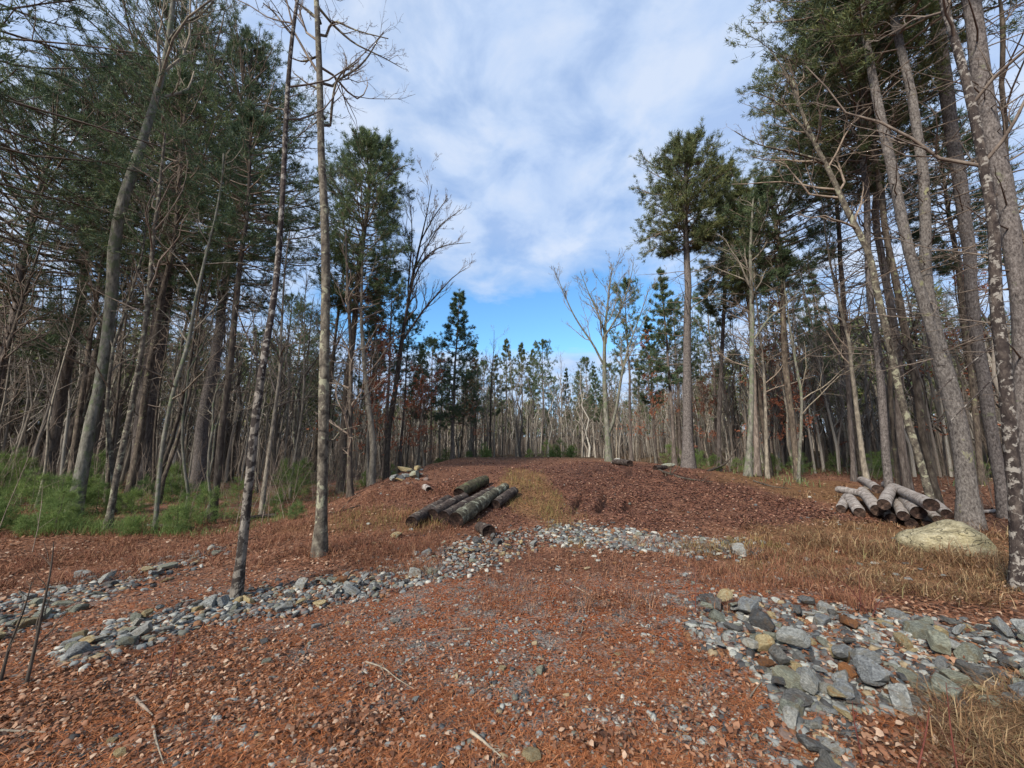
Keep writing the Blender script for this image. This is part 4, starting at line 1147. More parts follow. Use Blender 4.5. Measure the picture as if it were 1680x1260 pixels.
# needles
P = sample_px(110000, -100, 1780, 860, 1330, g, lambda x, y: np.clip(zones(x, y)[0] + .2, 0, 1) * (.3 + .7 * S((fbm(x * 3, y * 3, 14) - .35) / .2)))
N = len(P); a = g.random(N) * 6.28; d = np.stack([np.cos(a), np.sin(a), g.normal(size=N) * .15], -1); s = np.stack([-np.sin(a), np.cos(a), 0 * a], -1) * (.0012 + dist(P) * .0003)[:, None]
c = P + np.array([0, 0, 1.]) * g.uniform(.006, .02, N)[:, None]; L = .045 * g.uniform(.6, 1.3, N)[:, None]
V = np.stack([c - d * L - s, c - d * L + s, c + d * L], 1).reshape(-1, 3)
stuff('fallen_needles', V, None, np.arange(len(V)).reshape(-1, 3), 'pine_needle', 'orange brown pine needles matted over the drive', 'needles')


# grass
def gacc(x, y):
    return np.clip(zones(x, y)[2] * 1.1, 0, 1) * S((fbm(x * 2.2, y * 2.2, 81) - .25) / .3)


P = sample_px(120000, 1090, 1900, 810, 1330, g, lambda x, y: gacc(x, y) * (x > 1.7))
V, Q, T = blades(P, .05 + .22 * fbm(P[:, 0] * 1.6, P[:, 1] * 1.6, 83) ** 1.6 + .22 * S((fbm(P[:, 0] * .9, P[:, 1] * .9, 85) - .5) / .2) * S((P[:, 1] - 3.5) / 1), .003 + dist(P) * .0005, g, 1.5)
stuff('dry_grass', V, Q, T, 'grass_tan', 'tangled orange tan dry grass on the right of the drive', 'grass')
P = sample_px(26000, 540, 1320, 765, 905, g, lambda x, y: gacc(x, y) * (x < 4.5))
V, Q, T = blades(P, .08 + .16 * fbm(P[:, 0] * 1.3, P[:, 1] * 1.3, 84), .004 + dist(P) * .0005, g, .7)
stuff('short_grass', V, Q, T, 'grass_green', 'short yellow green grass round the dark logs and up the mound', 'grass')
P = sample_px(60000, -200, 780, 800, 975, g, lambda x, y: S((fbm(x * 1.1, y * 1.1, 91) - .33) / .25) * (x < -1) * (y > 5.3))
V, Q, T = blades(P, .04 + .24 * fbm(P[:, 0] * 1.7, P[:, 1] * 1.7, 84) ** 1.5, .003 + dist(P) * .0004, g, 1.5)
stuff('reddish_weeds', V, Q, T, 'weed', 'low reddish brown weeds on the slope below the left wood', 'weeds')
P = sample_px(24000, 780, 1440, 885, 1010, g, lambda x, y: S((fbm(x * 1.6, y * 1.6, 95) - .35) / .2) * (.25 + .75 * S((x - 1.2) / 1)))
V, Q, T = blades(P, .05 + .22 * fbm(P[:, 0] * 1.9, P[:, 1] * 1.9, 84) ** 1.5, .0028 + dist(P) * .0003, g, .9)
stuff('brown_weeds', V, Q, T, 'weed', 'thin upright brown weeds behind the stone strip on the drive', 'weeds')
# green carpet under the left wood
P = sample_px(60000, -260, 700, 748, 900, g, lambda x, y: S((fbm(x * .7, y * .7, 99) - .4) / .15) * (x < -5.6) * (y > 8.7) * (y < 30))
V, Q, T = blades(P, .08 + .6 * fbm(P[:, 0] * .9, P[:, 1] * .9, 12) ** 2, .004 + dist(P) * .0003, g, 1.3)
stuff('green_carpet', V, Q, T, 'needles_sapling', 'feathery green ground cover at the foot of the left wood', 'ground cover')
P = sample_px(7000, 1180, 1900, 745, 800, g, lambda x, y: S((fbm(x * .5, y * .5, 98) - .42) / .2) * (x > 8) * (y > 13) * (y < 40) * .8)
V, Q, T = blades(P, .14 + .3 * fbm(P[:, 0] * .9, P[:, 1] * .9, 12), .006 + dist(P) * .0008, g, .9)
stuff('right_ground_cover', V, Q, T, 'needles_olive', 'dull green ground cover among the right hand trunks', 'ground cover')

# ------------------------------------------------------------------ stones
def rock_mesh(name, seed, sub=3, flat=.6, cuts=12, mats=(), depth=.72, ln=1.35, rough=.0, smooth=False):
    import bmesh
    bm = bmesh.new(); bmesh.ops.create_icosphere(bm, subdivisions=sub, radius=1.)
    V = np.array([v.co[:] for v in bm.verts]); g_ = np.random.default_rng(seed)
    axes = [(1, 0, 0), (-1, 0, 0), (0, 1, 0), (0, -1, 0), (0, 0, 1), (0, 0, -1)]
    for q in range(cuts):
        if q < 6: n = unit(np.array(axes[q]) + g_.normal(size=3) * .22); dd = g_.uniform(.5, .72)
        else: n = unit(g_.normal(size=3)); dd = g_.uniform(depth * .85, depth * 1.2)
        k = V @ n - dd; m = k > 0
        V[m] -= np.outer(k[m], n)
    V[:, 0] *= ln; V[:, 2] *= flat
    V /= np.abs(V[:, :2]).max()
    if rough:
        V *= (1 + rough * (fbm(V[:, 0] * 2 + V[:, 2] * 3 + 9, V[:, 1] * 2 + 5 - V[:, 2], seed, 3) - .5))[:, None]
    T = np.array([[v.index for v in f.verts] for f in bm.faces]); bm.free()
    return V, T


RV = []
for i in range(12):
    RV.append(rock_mesh('stone', 300 + i, 4, [.6, .42, .75, .36, .62, .5][i % 6], 10, (), .78, [1.3, 1.7, 1.1, 1.5][i % 4], .07))
RL = [rock_mesh('stone', 330 + i, 2, [.6, .42, .7, .38][i % 4], 7, (), .75, [1.3, 1.6, 1.1][i % 3], 0) for i in range(10)]
RM = {}


def rock_data(i, mat):
    k = (i, mat)
    if k not in RM:
        V, T = RV[i]
        RM[k] = make_mesh('stone', V, None, T, False, [M[mat]])
    return RM[k]


SIZES = []


def stone(x, y, s, i, mat, label, group, z=None, rot=None, scl=(1, 1, 1), name='stone', cat='stone', sink=.35):
    o = link(name, rock_data(i, mat))
    zz = (float(H(x, y)) if z is None else z) + s * scl[2] * .55 * (1 - sink * 1.6)
    o.location = (x, y, zz)
    o.rotation_euler = rot if rot is not None else (random.gauss(0, .22), random.gauss(0, .22), random.uniform(0, 6.28))
    o.scale = (s * scl[0], s * scl[1], s * scl[2])
    tag(o, label, cat, group)
    return o


# single stones one can point at: pixel of the base, half width in pixels
NAMED = [(1311, 1178, 31, 'rock_green', 2, (1, .8, .9), 'largest flat topped green grey block at the near edge of the right bank'),
         (1362, 1176, 26, 'rock_grey', 1, (1, .8, .8), 'blue grey slab leaning against the largest green grey block'),
         (1348, 1250, 40, 'rock_slate', 3, (1, 1, 1.1), 'broad dark grey slab at the bottom edge of the photo'),
         (1376, 1268, 17, 'rock_tan', 4, (1, 1, 1), 'yellowish stone cut off by the bottom edge beside the broad dark slab'),
         (1308, 1105, 16, 'rock_tan', 0, (1, .8, 1.4), 'upright pale tan cobble above the largest green grey block'),
         (1366, 1112, 21, 'rock_ochre', 5, (1, .7, .8), 'rusty orange stone in the middle of the right stone bank'),
         (1452, 1030, 24, 'rock_tan', 1, (1, .6, .8), 'mossy yellow green stone on the upper rim of the right stone bank'),
         (1477, 1018, 18, 'rock_grey', 2, (1, 1, 1.1), 'rounded grey stone behind the mossy yellow green one'),
         (1497, 1034, 16, 'rock_grey', 0, (1, 1, 1.4), 'upright light grey stone right of the mossy yellow green one'),
         (1547, 1040, 14, 'rock_tan', 4, (1, 1, 1), 'rounded tan stone on the rim right of the upright grey stone'),
         (1500, 1078, 22, 'rock_tan', 1, (1, .7, .9), 'long tan stone lying across the middle of the right stone bank'),
         (1496, 1115, 24, 'rock_tan', 5, (1, .8, .8), 'big wedge shaped tan stone below the long tan one'),
         (1465, 1148, 15, 'rock_ochre', 4, (1, .8, .9), 'small honey coloured stone below the wedge shaped tan stone'),
         (1330, 1132, 28, 'rock_tan', 3, (1, .8, .7), 'cream and orange striped stone just behind the largest block'),
         (1572, 1172, 22, 'rock_green', 0, (1, .8, .9), 'greenish grey stone half in the dry grass at the right of the bank'),
         (1625, 1120, 34, 'rock_slate', 2, (1, 1, .9), 'large dark stone at the right end of the stone bank'),
         (1655, 1140, 18, 'rock_ochre', 1, (1, 1, .8), 'orange brown stone beside the large dark one at the right edge'),
         (1183, 1022, 18, 'rock_green', 4, (1, .8, .8), 'pale green grey block at the left tip of the right stone bank'),
         (1330, 1015, 16, 'rock_pale', 3, (1, .7, 1), 'cream white stone on the upper rim of the right stone bank'),
         (1244, 992, 11, 'rock_grey', 2, (1, 1, 1), 'small domed grey stone at the top left of the right stone bank'),
         (1269, 1015, 10, 'rock_tan', 4, (1, 1, 1), 'yellow cobble right of the small domed grey stone'),
         (1387, 1010, 15, 'rock_pale', 1, (1, .7, .7), 'flat light grey stone on the upper rim of the right bank'),
         (1218, 912, 17, 'rock_pale', 2, (1, .9, 1.1), 'white grey angular rock at the right end of the far stone strip'),
         (1015, 1078, 11, 'rock_tan', 3, (1, .7, .5), 'flat cream stone alone on the orange needles of the drive'),
         (1132, 1168, 12, 'rock_pale', 5, (1, .8, .6), 'pale stone alone on the drive left of the right stone bank'),
         (645, 1023, 9, 'rock_pale', 0, (1, .8, .9), 'bright white stone alone on the drive below the stone strip'),
         (97, 1038, 11, 'rock_pale', 1, (1, .9, .8), 'bright white stone in the left stone ditch'),
         (132, 1090, 17, 'rock_pale', 5, (1, .7, .6), 'flat white grey stone at the lower left of the stone strip'),
         (122, 1078, 26, 'rock_slate', 1, (1, .7, .9), 'dark pointed slab leaning at the left end of the stone strip'),
         (202, 1042, 22, 'rock_green', 3, (1, .7, .9), 'grey green slab with a dark cleft in the left part of the strip'),
         (241, 1062, 15, 'rock_grey', 5, (1, .8, .7), 'blue grey stone below the left part of the strip'),
         (388, 990, 13, 'rock_tan', 4, (1, .8, .8), 'yellow stone at the foot of the black and white dead tree'),
         (557, 958, 12, 'rock_ochre', 2, (1, .8, .9), 'orange stone above the strip right of the lichen spotted tree'),
         (572, 978, 17, 'rock_grey', 0, (1, .9, .9), 'square blue grey block in the middle of the stone strip'),
         (648, 883, 13, 'rock_tan', 2, (1, .8, .6), 'yellow domed stone on the slope left of the dark logs'),
         (616, 894, 10, 'rock_tan', 1, (1, .7, .6), 'grey tan stone lying below the yellow domed one'),
         (430, 1058, 11, 'rock_slate', 2, (1, .8, .8), 'dark stone just below the strip near the black and white tree'),
         (1440, 893, 15, 'rock_tan', 0, (1, .8, .6), 'small mossy stone in the grass left of the big boulder'),
         (265, 956, 13, 'rock_tan', 1, (1, .8, .7), 'cream stone at the right end of the left stone ditch'),
         (120, 1005, 20, 'rock_green', 4, (1, .8, .8), 'rounded mossy green stone in the left stone ditch'),
         (20, 1030, 34, 'rock_green', 3, (1, .7, .8), 'long green grey slab at the left edge of the photo')]
random.seed(21)
for (u, v, hw, mat, i, scl, lab) in NAMED:
    p = gp(u, v); p2 = p.copy()
    s = width_at(u, p, hw * 1.0)
    stone(p[0], p[1] + s * .5, s, i, mat, lab, None, scl=scl, sink=.18)


def poly_sample(poly, n, g):
    poly = np.array(poly, float)
    out = []
    lo, hi = poly.min(0), poly.max(0)
    while len(out) < n:
        u = g.uniform(lo[0], hi[0]); v = g.uniform(lo[1], hi[1])
        c = False; j = len(poly) - 1
        for i in range(len(poly)):
            if (poly[i][1] > v) != (poly[j][1] > v) and u < (poly[j][0] - poly[i][0]) * (v - poly[i][1]) / (poly[j][1] - poly[i][1]) + poly[i][0]: c = not c
            j = i
        if c: out.append((u, v))
    return np.array(out)


BANK = [(1140, 985), (1240, 975), (1340, 995), (1450, 1005), (1560, 1020), (1740, 1050), (1780, 1160), (1680, 1185), (1560, 1185), (1430, 1165), (1350, 1165), (1280, 1130), (1180, 1075), (1120, 1030)]
TAIL = [(1270, 1130), (1360, 1130), (1400, 1180), (1420, 1290), (1310, 1290), (1270, 1200)]
STRIP = [(100, 1095), (90, 1070), (200, 1020), (300, 995), (380, 975), (470, 962), (560, 948), (640, 928), (700, 905), (770, 885), (850, 868), (920, 862), (910, 885), (830, 920), (740, 945), (650, 968), (560, 990), (470, 1005), (380, 1020), (300, 1035), (200, 1065)]
STRIP_R = [(900, 862), (1000, 868), (1100, 880), (1235, 893), (1235, 912), (1120, 908), (1000, 898), (900, 892)]
DITCH = [(-120, 1080), (-80, 1020), (0, 988), (90, 965), (170, 938), (280, 928), (275, 948), (200, 972), (120, 995), (60, 1030), (-40, 1070)]
DITCH2 = [(230, 930), (300, 905), (370, 893), (385, 903), (330, 920), (270, 938)]
HEAP = [(630, 792), (650, 772), (690, 764), (700, 776), (690, 788), (650, 796)]
DRIVE = [(60, 1110), (400, 1020), (700, 970), (1130, 900), (1230, 1010), (1290, 1290), (0, 1290)]
TXT = {'BANK': ('in the stone bank right of the drive', 'stones of the bank right of the drive'), 'TAIL': ('in the tongue of stones running to the bottom edge', 'stones in the tongue at the bottom edge'),
       'STRIP': ('in the stone strip left of the drive', 'stones of the strip left of the drive'), 'STRIP_R': ('in the far stone strip crossing below the mound', 'stones of the strip below the mound'),
       'DITCH': ('in the stone ditch at the left edge', 'stones of the left ditch'), 'DITCH2': ('at the upper end of the left stone ditch', 'stones of the upper left ditch'),
       'HEAP': ('in the rock heap at the left wood edge', 'rocks heaped at the left wood edge'), 'DRIVE': ('lying loose among the needles of the drive', 'loose stones on the drive')}
CT = {'rock_grey': 'blue grey angular stone', 'rock_green': 'green grey stone', 'rock_slate': 'dark slate coloured stone', 'rock_tan': 'tan stone', 'rock_ochre': 'rusty orange stone', 'rock_pale': 'pale whitish stone'}
pal = ['rock_grey'] * 10 + ['rock_green'] * 6 + ['rock_slate'] * 6 + ['rock_tan'] * 3 + ['rock_ochre'] + ['rock_pale'] * 3
palR = ['rock_grey'] * 8 + ['rock_green'] * 5 + ['rock_slate'] * 9 + ['rock_tan'] * 3 + ['rock_ochre'] * 2 + ['rock_pale'] * 2
gs = np.random.default_rng(91)
SMALL = []
for key, poly, nbig, nsmall, slo, shi, lay in (('BANK', BANK, 128, 2800, .05, .12, .1), ('TAIL', TAIL, 12, 160, .05, .1, .05), ('STRIP', STRIP, 82, 2600, .046, .095, .07), ('STRIP_R', STRIP_R, 16, 1500, .06, .09, .03),
                                           ('DITCH', DITCH, 34, 900, .05, .13, .04), ('DITCH2', DITCH2, 8, 110, .06, .1, .02), ('HEAP', HEAP, 11, 30, .14, .26, .12), ('DRIVE', DRIVE, 18, 1500, .03, .055, 0)):
    pts = poly_sample(poly, nbig, gs)
    G, ok = px_ground(pts[:, 0], pts[:, 1])
    for p in G[ok]:
        mat = random.choice(palR if key in ('BANK', 'TAIL') else pal)
        s = slo + (shi - slo) * random.random() ** 1.6
        stone(p[0], p[1], s, random.randrange(12), mat, CT[mat] + ' ' + TXT[key][0], TXT[key][1], z=p[2] + random.random() ** 2 * lay, rot=(random.gauss(0, .3), random.gauss(0, .3), random.uniform(0, 6.28)), scl=(1, random.uniform(.55, 1), random.uniform(.7, 1.25)), sink=.28)
    pts = poly_sample(poly, nsmall, gs)
    if key not in ('DRIVE',):
        pts = pts + gs.normal(size=pts.shape) * [12, 5]
    G, ok = px_ground(pts[:, 0], pts[:, 1]); G = G[ok]
    sz = gs.uniform(.02, slo * 1.02 if key != 'HEAP' else .1, len(G)) if key != 'DRIVE' else gs.uniform(.008, .03, len(G))
    SMALL.append(np.concatenate([G, sz[:, None]], 1))
# loose little ones all over the drive
P = sample_px(14000, -50, 1400, 930, 1320, gs, lambda x, y: .3 + .9 * S((fbm(x * 1.5, y * 1.5, 66) - .4) / .2)); SMALL.append(np.concatenate([P, gs.uniform(.004, .016, len(P))[:, None]], 1))
P = sample_px(260, 500, 1600, 770, 960, gs); SMALL.append(np.concatenate([P, gs.uniform(.02, .05, len(P))[:, None]], 1))
A = np.concatenate(SMALL)
b = Buf()
which = gs.integers(0, len(RL), len(A))
for k, (V0, T0) in enumerate(RL):
    S_ = A[which == k]; n = len(S_)
    a = gs.random(n) * 6.28; tx = gs.normal(size=n) * .3
    ca, sa = np.cos(a), np.sin(a); ct, st = np.cos(tx), np.sin(tx)
    v = V0[None] * S_[:, None, 3:4]
    x, y, z = v[..., 0], v[..., 1] * gs.uniform(.6, 1, n)[:, None], v[..., 2]
    y, z = y * ct[:, None] - z * st[:, None], y * st[:, None] + z * ct[:, None]
    x, y = x * ca[:, None] - y * sa[:, None], x * sa[:, None] + y * ca[:, None]
    V = np.stack([x + S_[:, 0:1], y + S_[:, 1:2], z + S_[:, 2:3] + S_[:, 3:4] * .2], -1)
    T = (np.arange(n)[:, None, None] * len(V0) + T0[None]).reshape(-1, 3)
    b.add(V, None, T)
o = link('small_stones', b.mesh('small_stones', False, [M['gravel']])); tag(o, 'small broken stones between the larger ones and over the drive', 'stones', kind='stuff')

# boulder
V, T = rock_mesh('boulder', 412, 6, 1., 4, (), .9, 1., .1)
V = unit(V) * (.75 + .25 * np.linalg.norm(V, axis=1, keepdims=True))
prof = .5 + .5 * np.exp(-((np.minimum(V[:, 0], .3) - .3) / .5) ** 2)
V[:, 2] *= prof; V[:, 1] *= .7 + .3 * prof
V *= (1 + .10 * (fbm(V[:, 0] * 2.1 + 3, V[:, 1] * 2.1 + V[:, 2] * 2, 3) - .5) + .03 * (fbm(V[:, 0] * 9, V[:, 1] * 9 + V[:, 2] * 7, 4) - .5))[:, None]
V[:, 2] -= .10 * S((V[:, 0] - .1) / .8) * (V[:, 1] > -2)
p = gp(1556, 912)
bo = link('boulder', make_mesh('boulder', V, None, T, True, [M['rock_boulder']]), loc=(p[0] + .33, p[1] + .36, p[2] + .05), rot=(0, R(6), R(-14)), scl=(.68, .5, .44))
tag(bo, 'large smooth yellowish grey boulder in the dry grass at the foot of the forked pine', 'boulder')
for (u, v, s, mat, lab) in ((603, 786, .3, 'rock_tan', 'mossy boulder at the foot of the pinkish brown trunk'), (665, 776, .34, 'rock_tan', 'big lichen yellow rock in the heap at the wood edge'), (688, 782, .2, 'rock_pale', 'pale rock lying right of the lichen yellow one'), (1012, 760, .3, 'rock_pale', 'long pale rock on the crest of the mound right of the sky gap'), (1100, 768, .3, 'rock_green', 'grey rock beside the charred wood left of the tall crowned pine')):
    p = gp(u, v); stone(p[0], p[1] + .1, s, random.randrange(12), mat, lab, None, scl=(1, .7, .9), name='boulder', cat='boulder', sink=.2)

# ------------------------------------------------------------------ logs
def log(e0, e1, mat, cut, label, group=None, seed=1, lift=(0, 0), name='log', bend=.02):
    """e0 the nearer end, e1 the farther: (u, v, diameter px) of the round ends' centres"""
    C = []
    for (u, v, dpx), lf in zip((e0, e1), lift):
        g0 = gp(u, v + dpx * .45, lf); rr = width_at(u, g0, dpx) * .5 * (1.12 if u < 900 else 1.27)
        C.append((g0 + np.array([0, .6 * rr, rr * .95]), rr))
    (c0, r0), (c1, r1) = C
    g_ = np.random.default_rng(seed)
    n = 18; t_ = np.linspace(0, 1, n)[:, None]
    P = c0 * (1 - t_) + c1 * t_
    P += np.array([0, 0, 1.]) * (np.sin(t_ * 3.14) * bend) + g_.normal(size=(n, 3)) * r0 * .03
    r = (r0 * (1 - t_[:, 0]) + r1 * t_[:, 0]) * (1 + g_.normal(size=n) * .03)
    base = P[0].copy(); L = P - base
    sides = 22
    b = Buf(); b.tubes(L[None], r[None], sides)
    V = b.V[-1]; c = np.repeat(L, sides, 0); dd = V - c
    th = np.tile(np.arange(sides), n)
    V = c + dd * (1 + .12 * (fbm(th * .9 + seed, np.repeat(np.arange(n), sides) * .7, seed, 2) - .5)[:, None])
    b.V[-1] = V
    root = link(name, None, loc=tuple(base)); tag(root, label, 'log', group)
    link('bark', b.mesh('bark', True, [M[mat]]), root)
    for k, nm in ((0, 'cut_end'), (n - 1, 'cut_end')):
        ring = V[k * sides:(k + 1) * sides]; cen = L[k]
        ax = unit(L[1] - L[0]) * (1 if k == 0 else -1)
        kd = (.014, .03, .04) if cut == 'cut_dark' else (.004, .008, .012)
        rings = [ring * 1., cen + (ring - cen) * .93 + ax * 0, cen + (ring - cen) * .84 + ax * kd[0] * .5, cen + (ring - cen) * .55 + ax * kd[0], cen + (ring - cen) * .2 + ax * kd[1]]
        rings[0] = cen + (ring - cen) * .995 - ax * .004
        VV = np.concatenate(rings + [cen[None] + ax * kd[1]]); VV[sides * 2:] += g_.normal(size=VV[sides * 2:].shape) * r0 * .035; Q = []
        for a in range(4):
            for j in range(sides):
                j2 = (j + 1) % sides; Q.append([a * sides + j, a * sides + j2, (a + 1) * sides + j2, (a + 1) * sides + j])
        T = [[4 * sides + j, 4 * sides + (j + 1) % sides, 5 * sides] for j in range(sides)]
        link(nm, make_mesh(nm, VV, Q, T, True, [M[cut]]), root)
    return root


log((673, 860, 19), (735, 822, 14), 'log_dark', 'cut_dark', 'dark rotting log, leftmost of the logs lying on the left slope', seed=2)
log((707, 848, 19), (762, 818, 14), 'log_dark', 'cut_dark', 'dark log wedged second from the left on the left slope', seed=3, lift=(.03, .0))
log((727, 854, 21), (808, 806, 12), 'log_dark', 'cut_dark', 'dark log running between the second log and the long lichened one', seed=4)
log((747, 858, 25), (829, 801, 13), 'log_lichen', 'cut_dark', 'longest log of the left slope, greenish bark with white lichen rings', seed=5)
log((752, 812, 20), (795, 790, 15), 'log_moss', 'cut_dark', 'thick short mossy log lying behind the others on the left slope', seed=6, lift=(.02, 0))
log((813, 830, 14), (844, 808, 14), 'log_dark', 'cut_dark', 'short log with stripped pale end at the right of the left slope logs', seed=7)
log((802, 876, 19), (786, 866, 14), 'log_dark', 'cut_dark', 'charred stump piece lying just above the stone strip', seed=8, bend=0)
log((703, 804, 9), (696, 800, 9), 'log_pale', 'cut_dark', 'tiny cut round lying alone on the mound left of the mossy log', seed=9, bend=0)
# weathered pile at the right
log((1468, 852, 17), (1440, 826, 15), 'log_dark', 'cut_dark', 'dark half buried log at the bottom left of the weathered pile', seed=20)
log((1502, 860, 18), (1470, 824, 15), 'log_dark', 'cut_dark', 'dark half buried log at the bottom middle of the weathered pile', seed=21)
log((1530, 862, 18), (1496, 826, 15), 'log_dark', 'cut_dark', 'dark half buried log at the bottom right of the weathered pile', seed=22)
log((1545, 853, 17), (1518, 832, 15), 'log_pale', 'cut_brown', 'small brown ended log low at the right of the weathered pile', seed=23, lift=(.06, .03))
log((1416, 842, 19), (1398, 818, 17), 'log_pale', 'cut_brown', 'stubby pale log standing steeply at the left of the pile', seed=24, lift=(0, .08))
log((1384, 836, 14), (1394, 816, 13), 'log_pale', 'cut_brown', 'grey log stub sunk in the grass at the left end of the pile', seed=25)
log((1488, 847, 18), (1476, 822, 16), 'log_pale', 'cut_dark', 'greenish log with black hollow end in the middle row of the pile', seed=26, lift=(.14, .1))
log((1515, 842, 23), (1484, 816, 20), 'log_pale', 'cut_dark', 'log with a thick bark ring round a rotten centre, middle of the pile', seed=27, lift=(.2, .15))
log((1560, 843, 18), (1530, 820, 16), 'log_pale', 'cut_dark', 'log with black end nearest the forked pine in the pile', seed=28, lift=(.16, .12))
log((1446, 838, 20), (1422, 808, 18), 'log_pale', 'cut_brown', 'rounded pale log rising in the front left of the pile', seed=29, lift=(.08, .2))
log((1428, 814, 13), (1380, 804, 12), 'log_pale', 'cut_dark', 'short pale log lying crosswise at the upper left of the pile', seed=30, lift=(.22, .15))
log((1537, 829, 25), (1459, 796, 15), 'log_pale', 'cut_dark', 'longest pale log lying across the top of the pile, with a black hollow end', seed=31, lift=(.4, .3))
log((1456, 828, 19), (1470, 800, 16), 'log_pale', 'cut_brown', 'pale log pointing at the viewer on top of the pile', seed=32, lift=(.35, .35))
log((1444, 803, 16), (1418, 788, 12), 'log_pale', 'cut_brown', 'pinkish ended log at the very top left of the pile', seed=33, lift=(.42, .35))
# fallen stems
log((318, 868, 6), (240, 862, 6), 'log_lichen', 'cut_brown', 'thin fallen stem lying below the left wood by the green seedlings', seed=40, name='fallen_log')
log((1645, 838, 7), (1604, 842, 6), 'log_pale', 'cut_brown', 'pale fallen stem behind the boulder right of the forked pine', seed=41, name='fallen_log')
log((1449, 766, 4), (1392, 764, 3), 'log_pale', 'cut_brown', 'pale fallen stem across the ground cover behind the log pile', seed=42, name='fallen_log')
log((1035, 762, 9), (1008, 759, 7), 'log_dark', 'cut_dark', 'charred log on the crest of the mound beside the long pale rock', seed=43)
log((1076, 769, 7), (1094, 768, 6), 'log_dark', 'cut_dark', 'charred log end beside the grey rock left of the tall crowned pine', seed=44)
log((450, 846, 7), (400, 851, 5), 'log_dark', 'cut_dark', 'dark fallen branch on the brown slope between the two nearest left trees', seed=45, name='fallen_log')


def twig_thing(name, label, cat, pts, r0, mat='twig', levels=(5, 3), seed=1, group=None, ratio=.35, r1=None, up_=.05):
    g_ = np.random.default_rng(seed)
    P, r = resample(pts, np.linspace(r0, r1 or r0 * .25, len(pts)), 14)
    base = P[0].copy(); P = P - base
    b = Buf(); b.tubes(P[None], r[None], 6)
    b2 = Buf()
    if levels: bare_crown(P, r, g_, levels, .2, ratio, .0012, up_, .8, b2)
    root = link(name, None, loc=tuple(base)); tag(root, label, cat, group)
    link('stem', b.mesh('stem', True, [M[mat]]), root)
    if b2.n: link('twigs', b2.mesh('twigs', False, [M[mat]]), root)
    return root


def standing(pts_px, Y0=None):
    """a stem rooted where its first pixel meets the ground"""
    p0 = gp(*pts_px[0]); out = [p0 - [0, 0, .02]]
    for u, v in pts_px[1:]: out.append(at(u, v, p0[1]))
    return np.array(out)


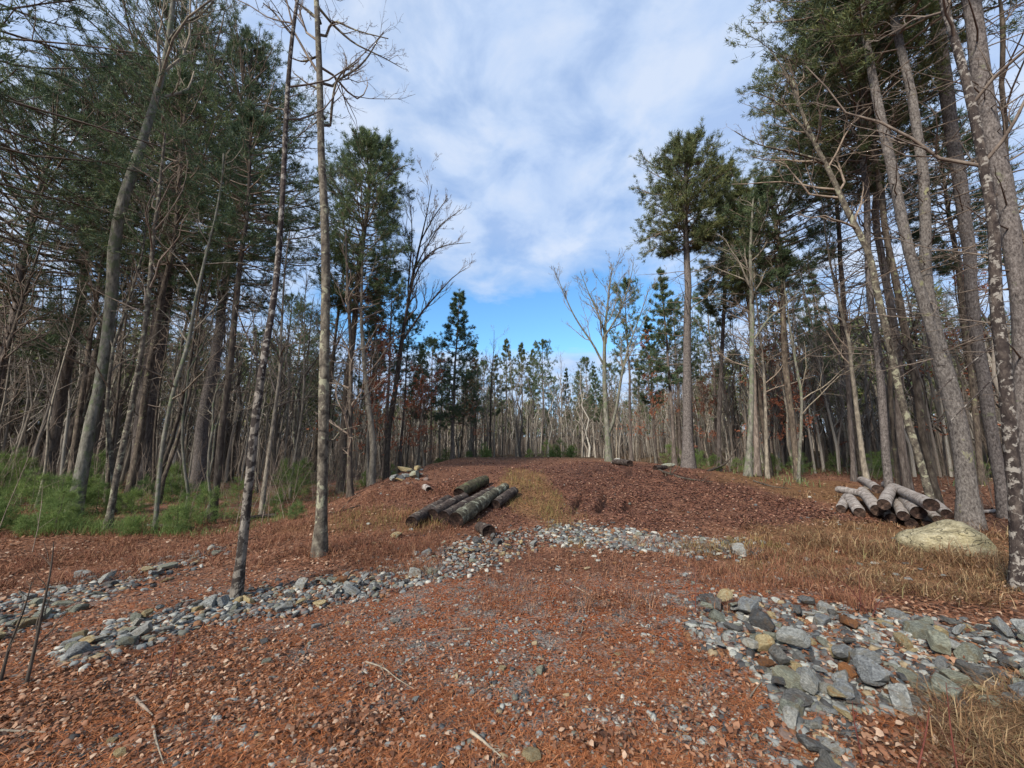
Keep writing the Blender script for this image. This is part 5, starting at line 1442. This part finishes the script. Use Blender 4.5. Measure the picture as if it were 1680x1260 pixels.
twig_thing('bare_sapling', 'dark leafless sapling stem at the left edge, left one of two close together', 'sapling', standing([(0, 1120), (15, 1060), (40, 1000), (52, 955)]), .011, 'bark_dark', (7, 4), 1)
twig_thing('bare_sapling', 'dark leafless sapling stem at the left edge, right and straighter one of two', 'sapling', standing([(42, 1125), (58, 1060), (72, 990), (85, 930), (88, 890)]), .012, 'bark_dark', (7, 4), 2)
twig_thing('leaning_branch', 'dark dead branch propped up against the trunks right of the tall crowned pine', 'branch', np.array([gp(1160, 775) + [0, 0, .03], at(1190, 762, 15.2), at(1205, 742, 15.2), at(1216, 720, 15.4)]), .05, 'bark_dark', (6, 3), 3, up_=.02)
M['red_twig'] = bark('reddish_twig', srgb(70, 36, 34), srgb(104, 60, 52), srgb(130, 84, 70), .5, 8)
for i, (px, lab) in enumerate(((((1428, 1016), (1440, 985), (1465, 978), (1500, 990)), 'arching red bramble stem at the upper rim of the right stone bank, bending right'),
                               (((1412, 1010), (1410, 960), (1408, 930)), 'upright thin dark weed stalk in the dry grass above the right stone bank'),
                               (((1430, 1014), (1400, 970), (1345, 925), (1340, 915)), 'long bramble stem reaching left over the dry grass'),
                               (((1480, 912), (1450, 895), (1428, 884)), 'grey twig lying on the grass left of the boulder'),
                               (((1140, 1010), (1142, 960), (1138, 920)), 'thin bare stalk in the weeds behind the far stone strip'),
                               (((642, 975), (643, 950), (642, 930)), 'short dark stalk standing in the middle of the stone strip'),
                               (((278, 1125), (286, 1075), (290, 1050)), 'thin brown stalk on the leaves below the left part of the strip'),
                               (((1420, 1260), (1402, 1190), (1398, 1150)), 'brown stalk in the grass at the lower right'), (((1575, 1290), (1560, 1200), (1552, 1120)), 'tall tan grass stalk near the right edge'),
                               (((1500, 1275), (1520, 1200), (1525, 1160)), 'bent tan grass stalk at the lower right'))):
    twig_thing('bare_stalk', lab, 'stalk', standing(px), .005, 'red_twig', (6, 3), 30 + i)


def lying(px, h=.02):
    return np.array([gp(u, v) + [0, 0, h] for u, v in px])


for i, (px, r0, mat, lab) in enumerate((
        (((600, 1090), (630, 1100), (650, 1118), (680, 1136)), .007, 'twig_pale', 'forked pale twig lying on the orange needles'),
        (((772, 1206), (790, 1220), (812, 1240), (822, 1248)), .011, 'twig_pale', 'lichened stick near the bottom edge of the drive'),
        (((770, 1036), (756, 1036), (742, 1038)), .012, 'twig_pale', 'short white stick in the middle of the drive'),
        (((956, 1032), (954, 1042), (951, 1050)), .006, 'twig_pale', 'tiny curved pale twig right of the short white stick'),
        (((250, 1198), (256, 1225), (268, 1262)), .008, 'twig_pale', 'thin pale stick at the bottom left'),
        (((215, 1148), (235, 1165), (250, 1180)), .014, 'twig', 'broken brown stick among the leaves at the lower left'),
        (((1230, 1150), (1242, 1132), (1252, 1122)), .006, 'twig_pale', 'thin tan twig beside the largest green grey block'),
        (((0, 1205), (35, 1206), (75, 1208)), .008, 'twig_pale', 'straight pale stick at the left edge on the leaves'),
        (((945, 966), (962, 976), (978, 990)), .007, 'twig_pale', 'thin straight twig behind the loose grey stones of the drive'),
        (((590, 830), (560, 840), (520, 846)), .02, 'bark_dark', 'dead branch on the slope beside the short rough trunk'),
        (((560, 838), (575, 820), (592, 812)), .018, 'bark_dark', 'dead branch propped on the short rough trunk'),
        (((330, 915), (370, 898), (430, 880)), .02, 'bark_dark', 'dark dead branch along the upper left ditch'),
        (((1236, 790), (1270, 800), (1300, 803)), .03, 'bark_dark', 'dark dead branch on the right flank of the mound'),
        (((1080, 772), (1120, 786), (1170, 792)), .05, 'bark_dark', 'long dark line of dead wood on the right flank of the mound'))):
    twig_thing('fallen_stick', lab, 'stick', lying(px), r0, mat, (4, 3) if r0 < .03 else (8, 4), 60 + i, up_=-.02)

# names: prototypes are gone, repeats carry Blender's own suffixes
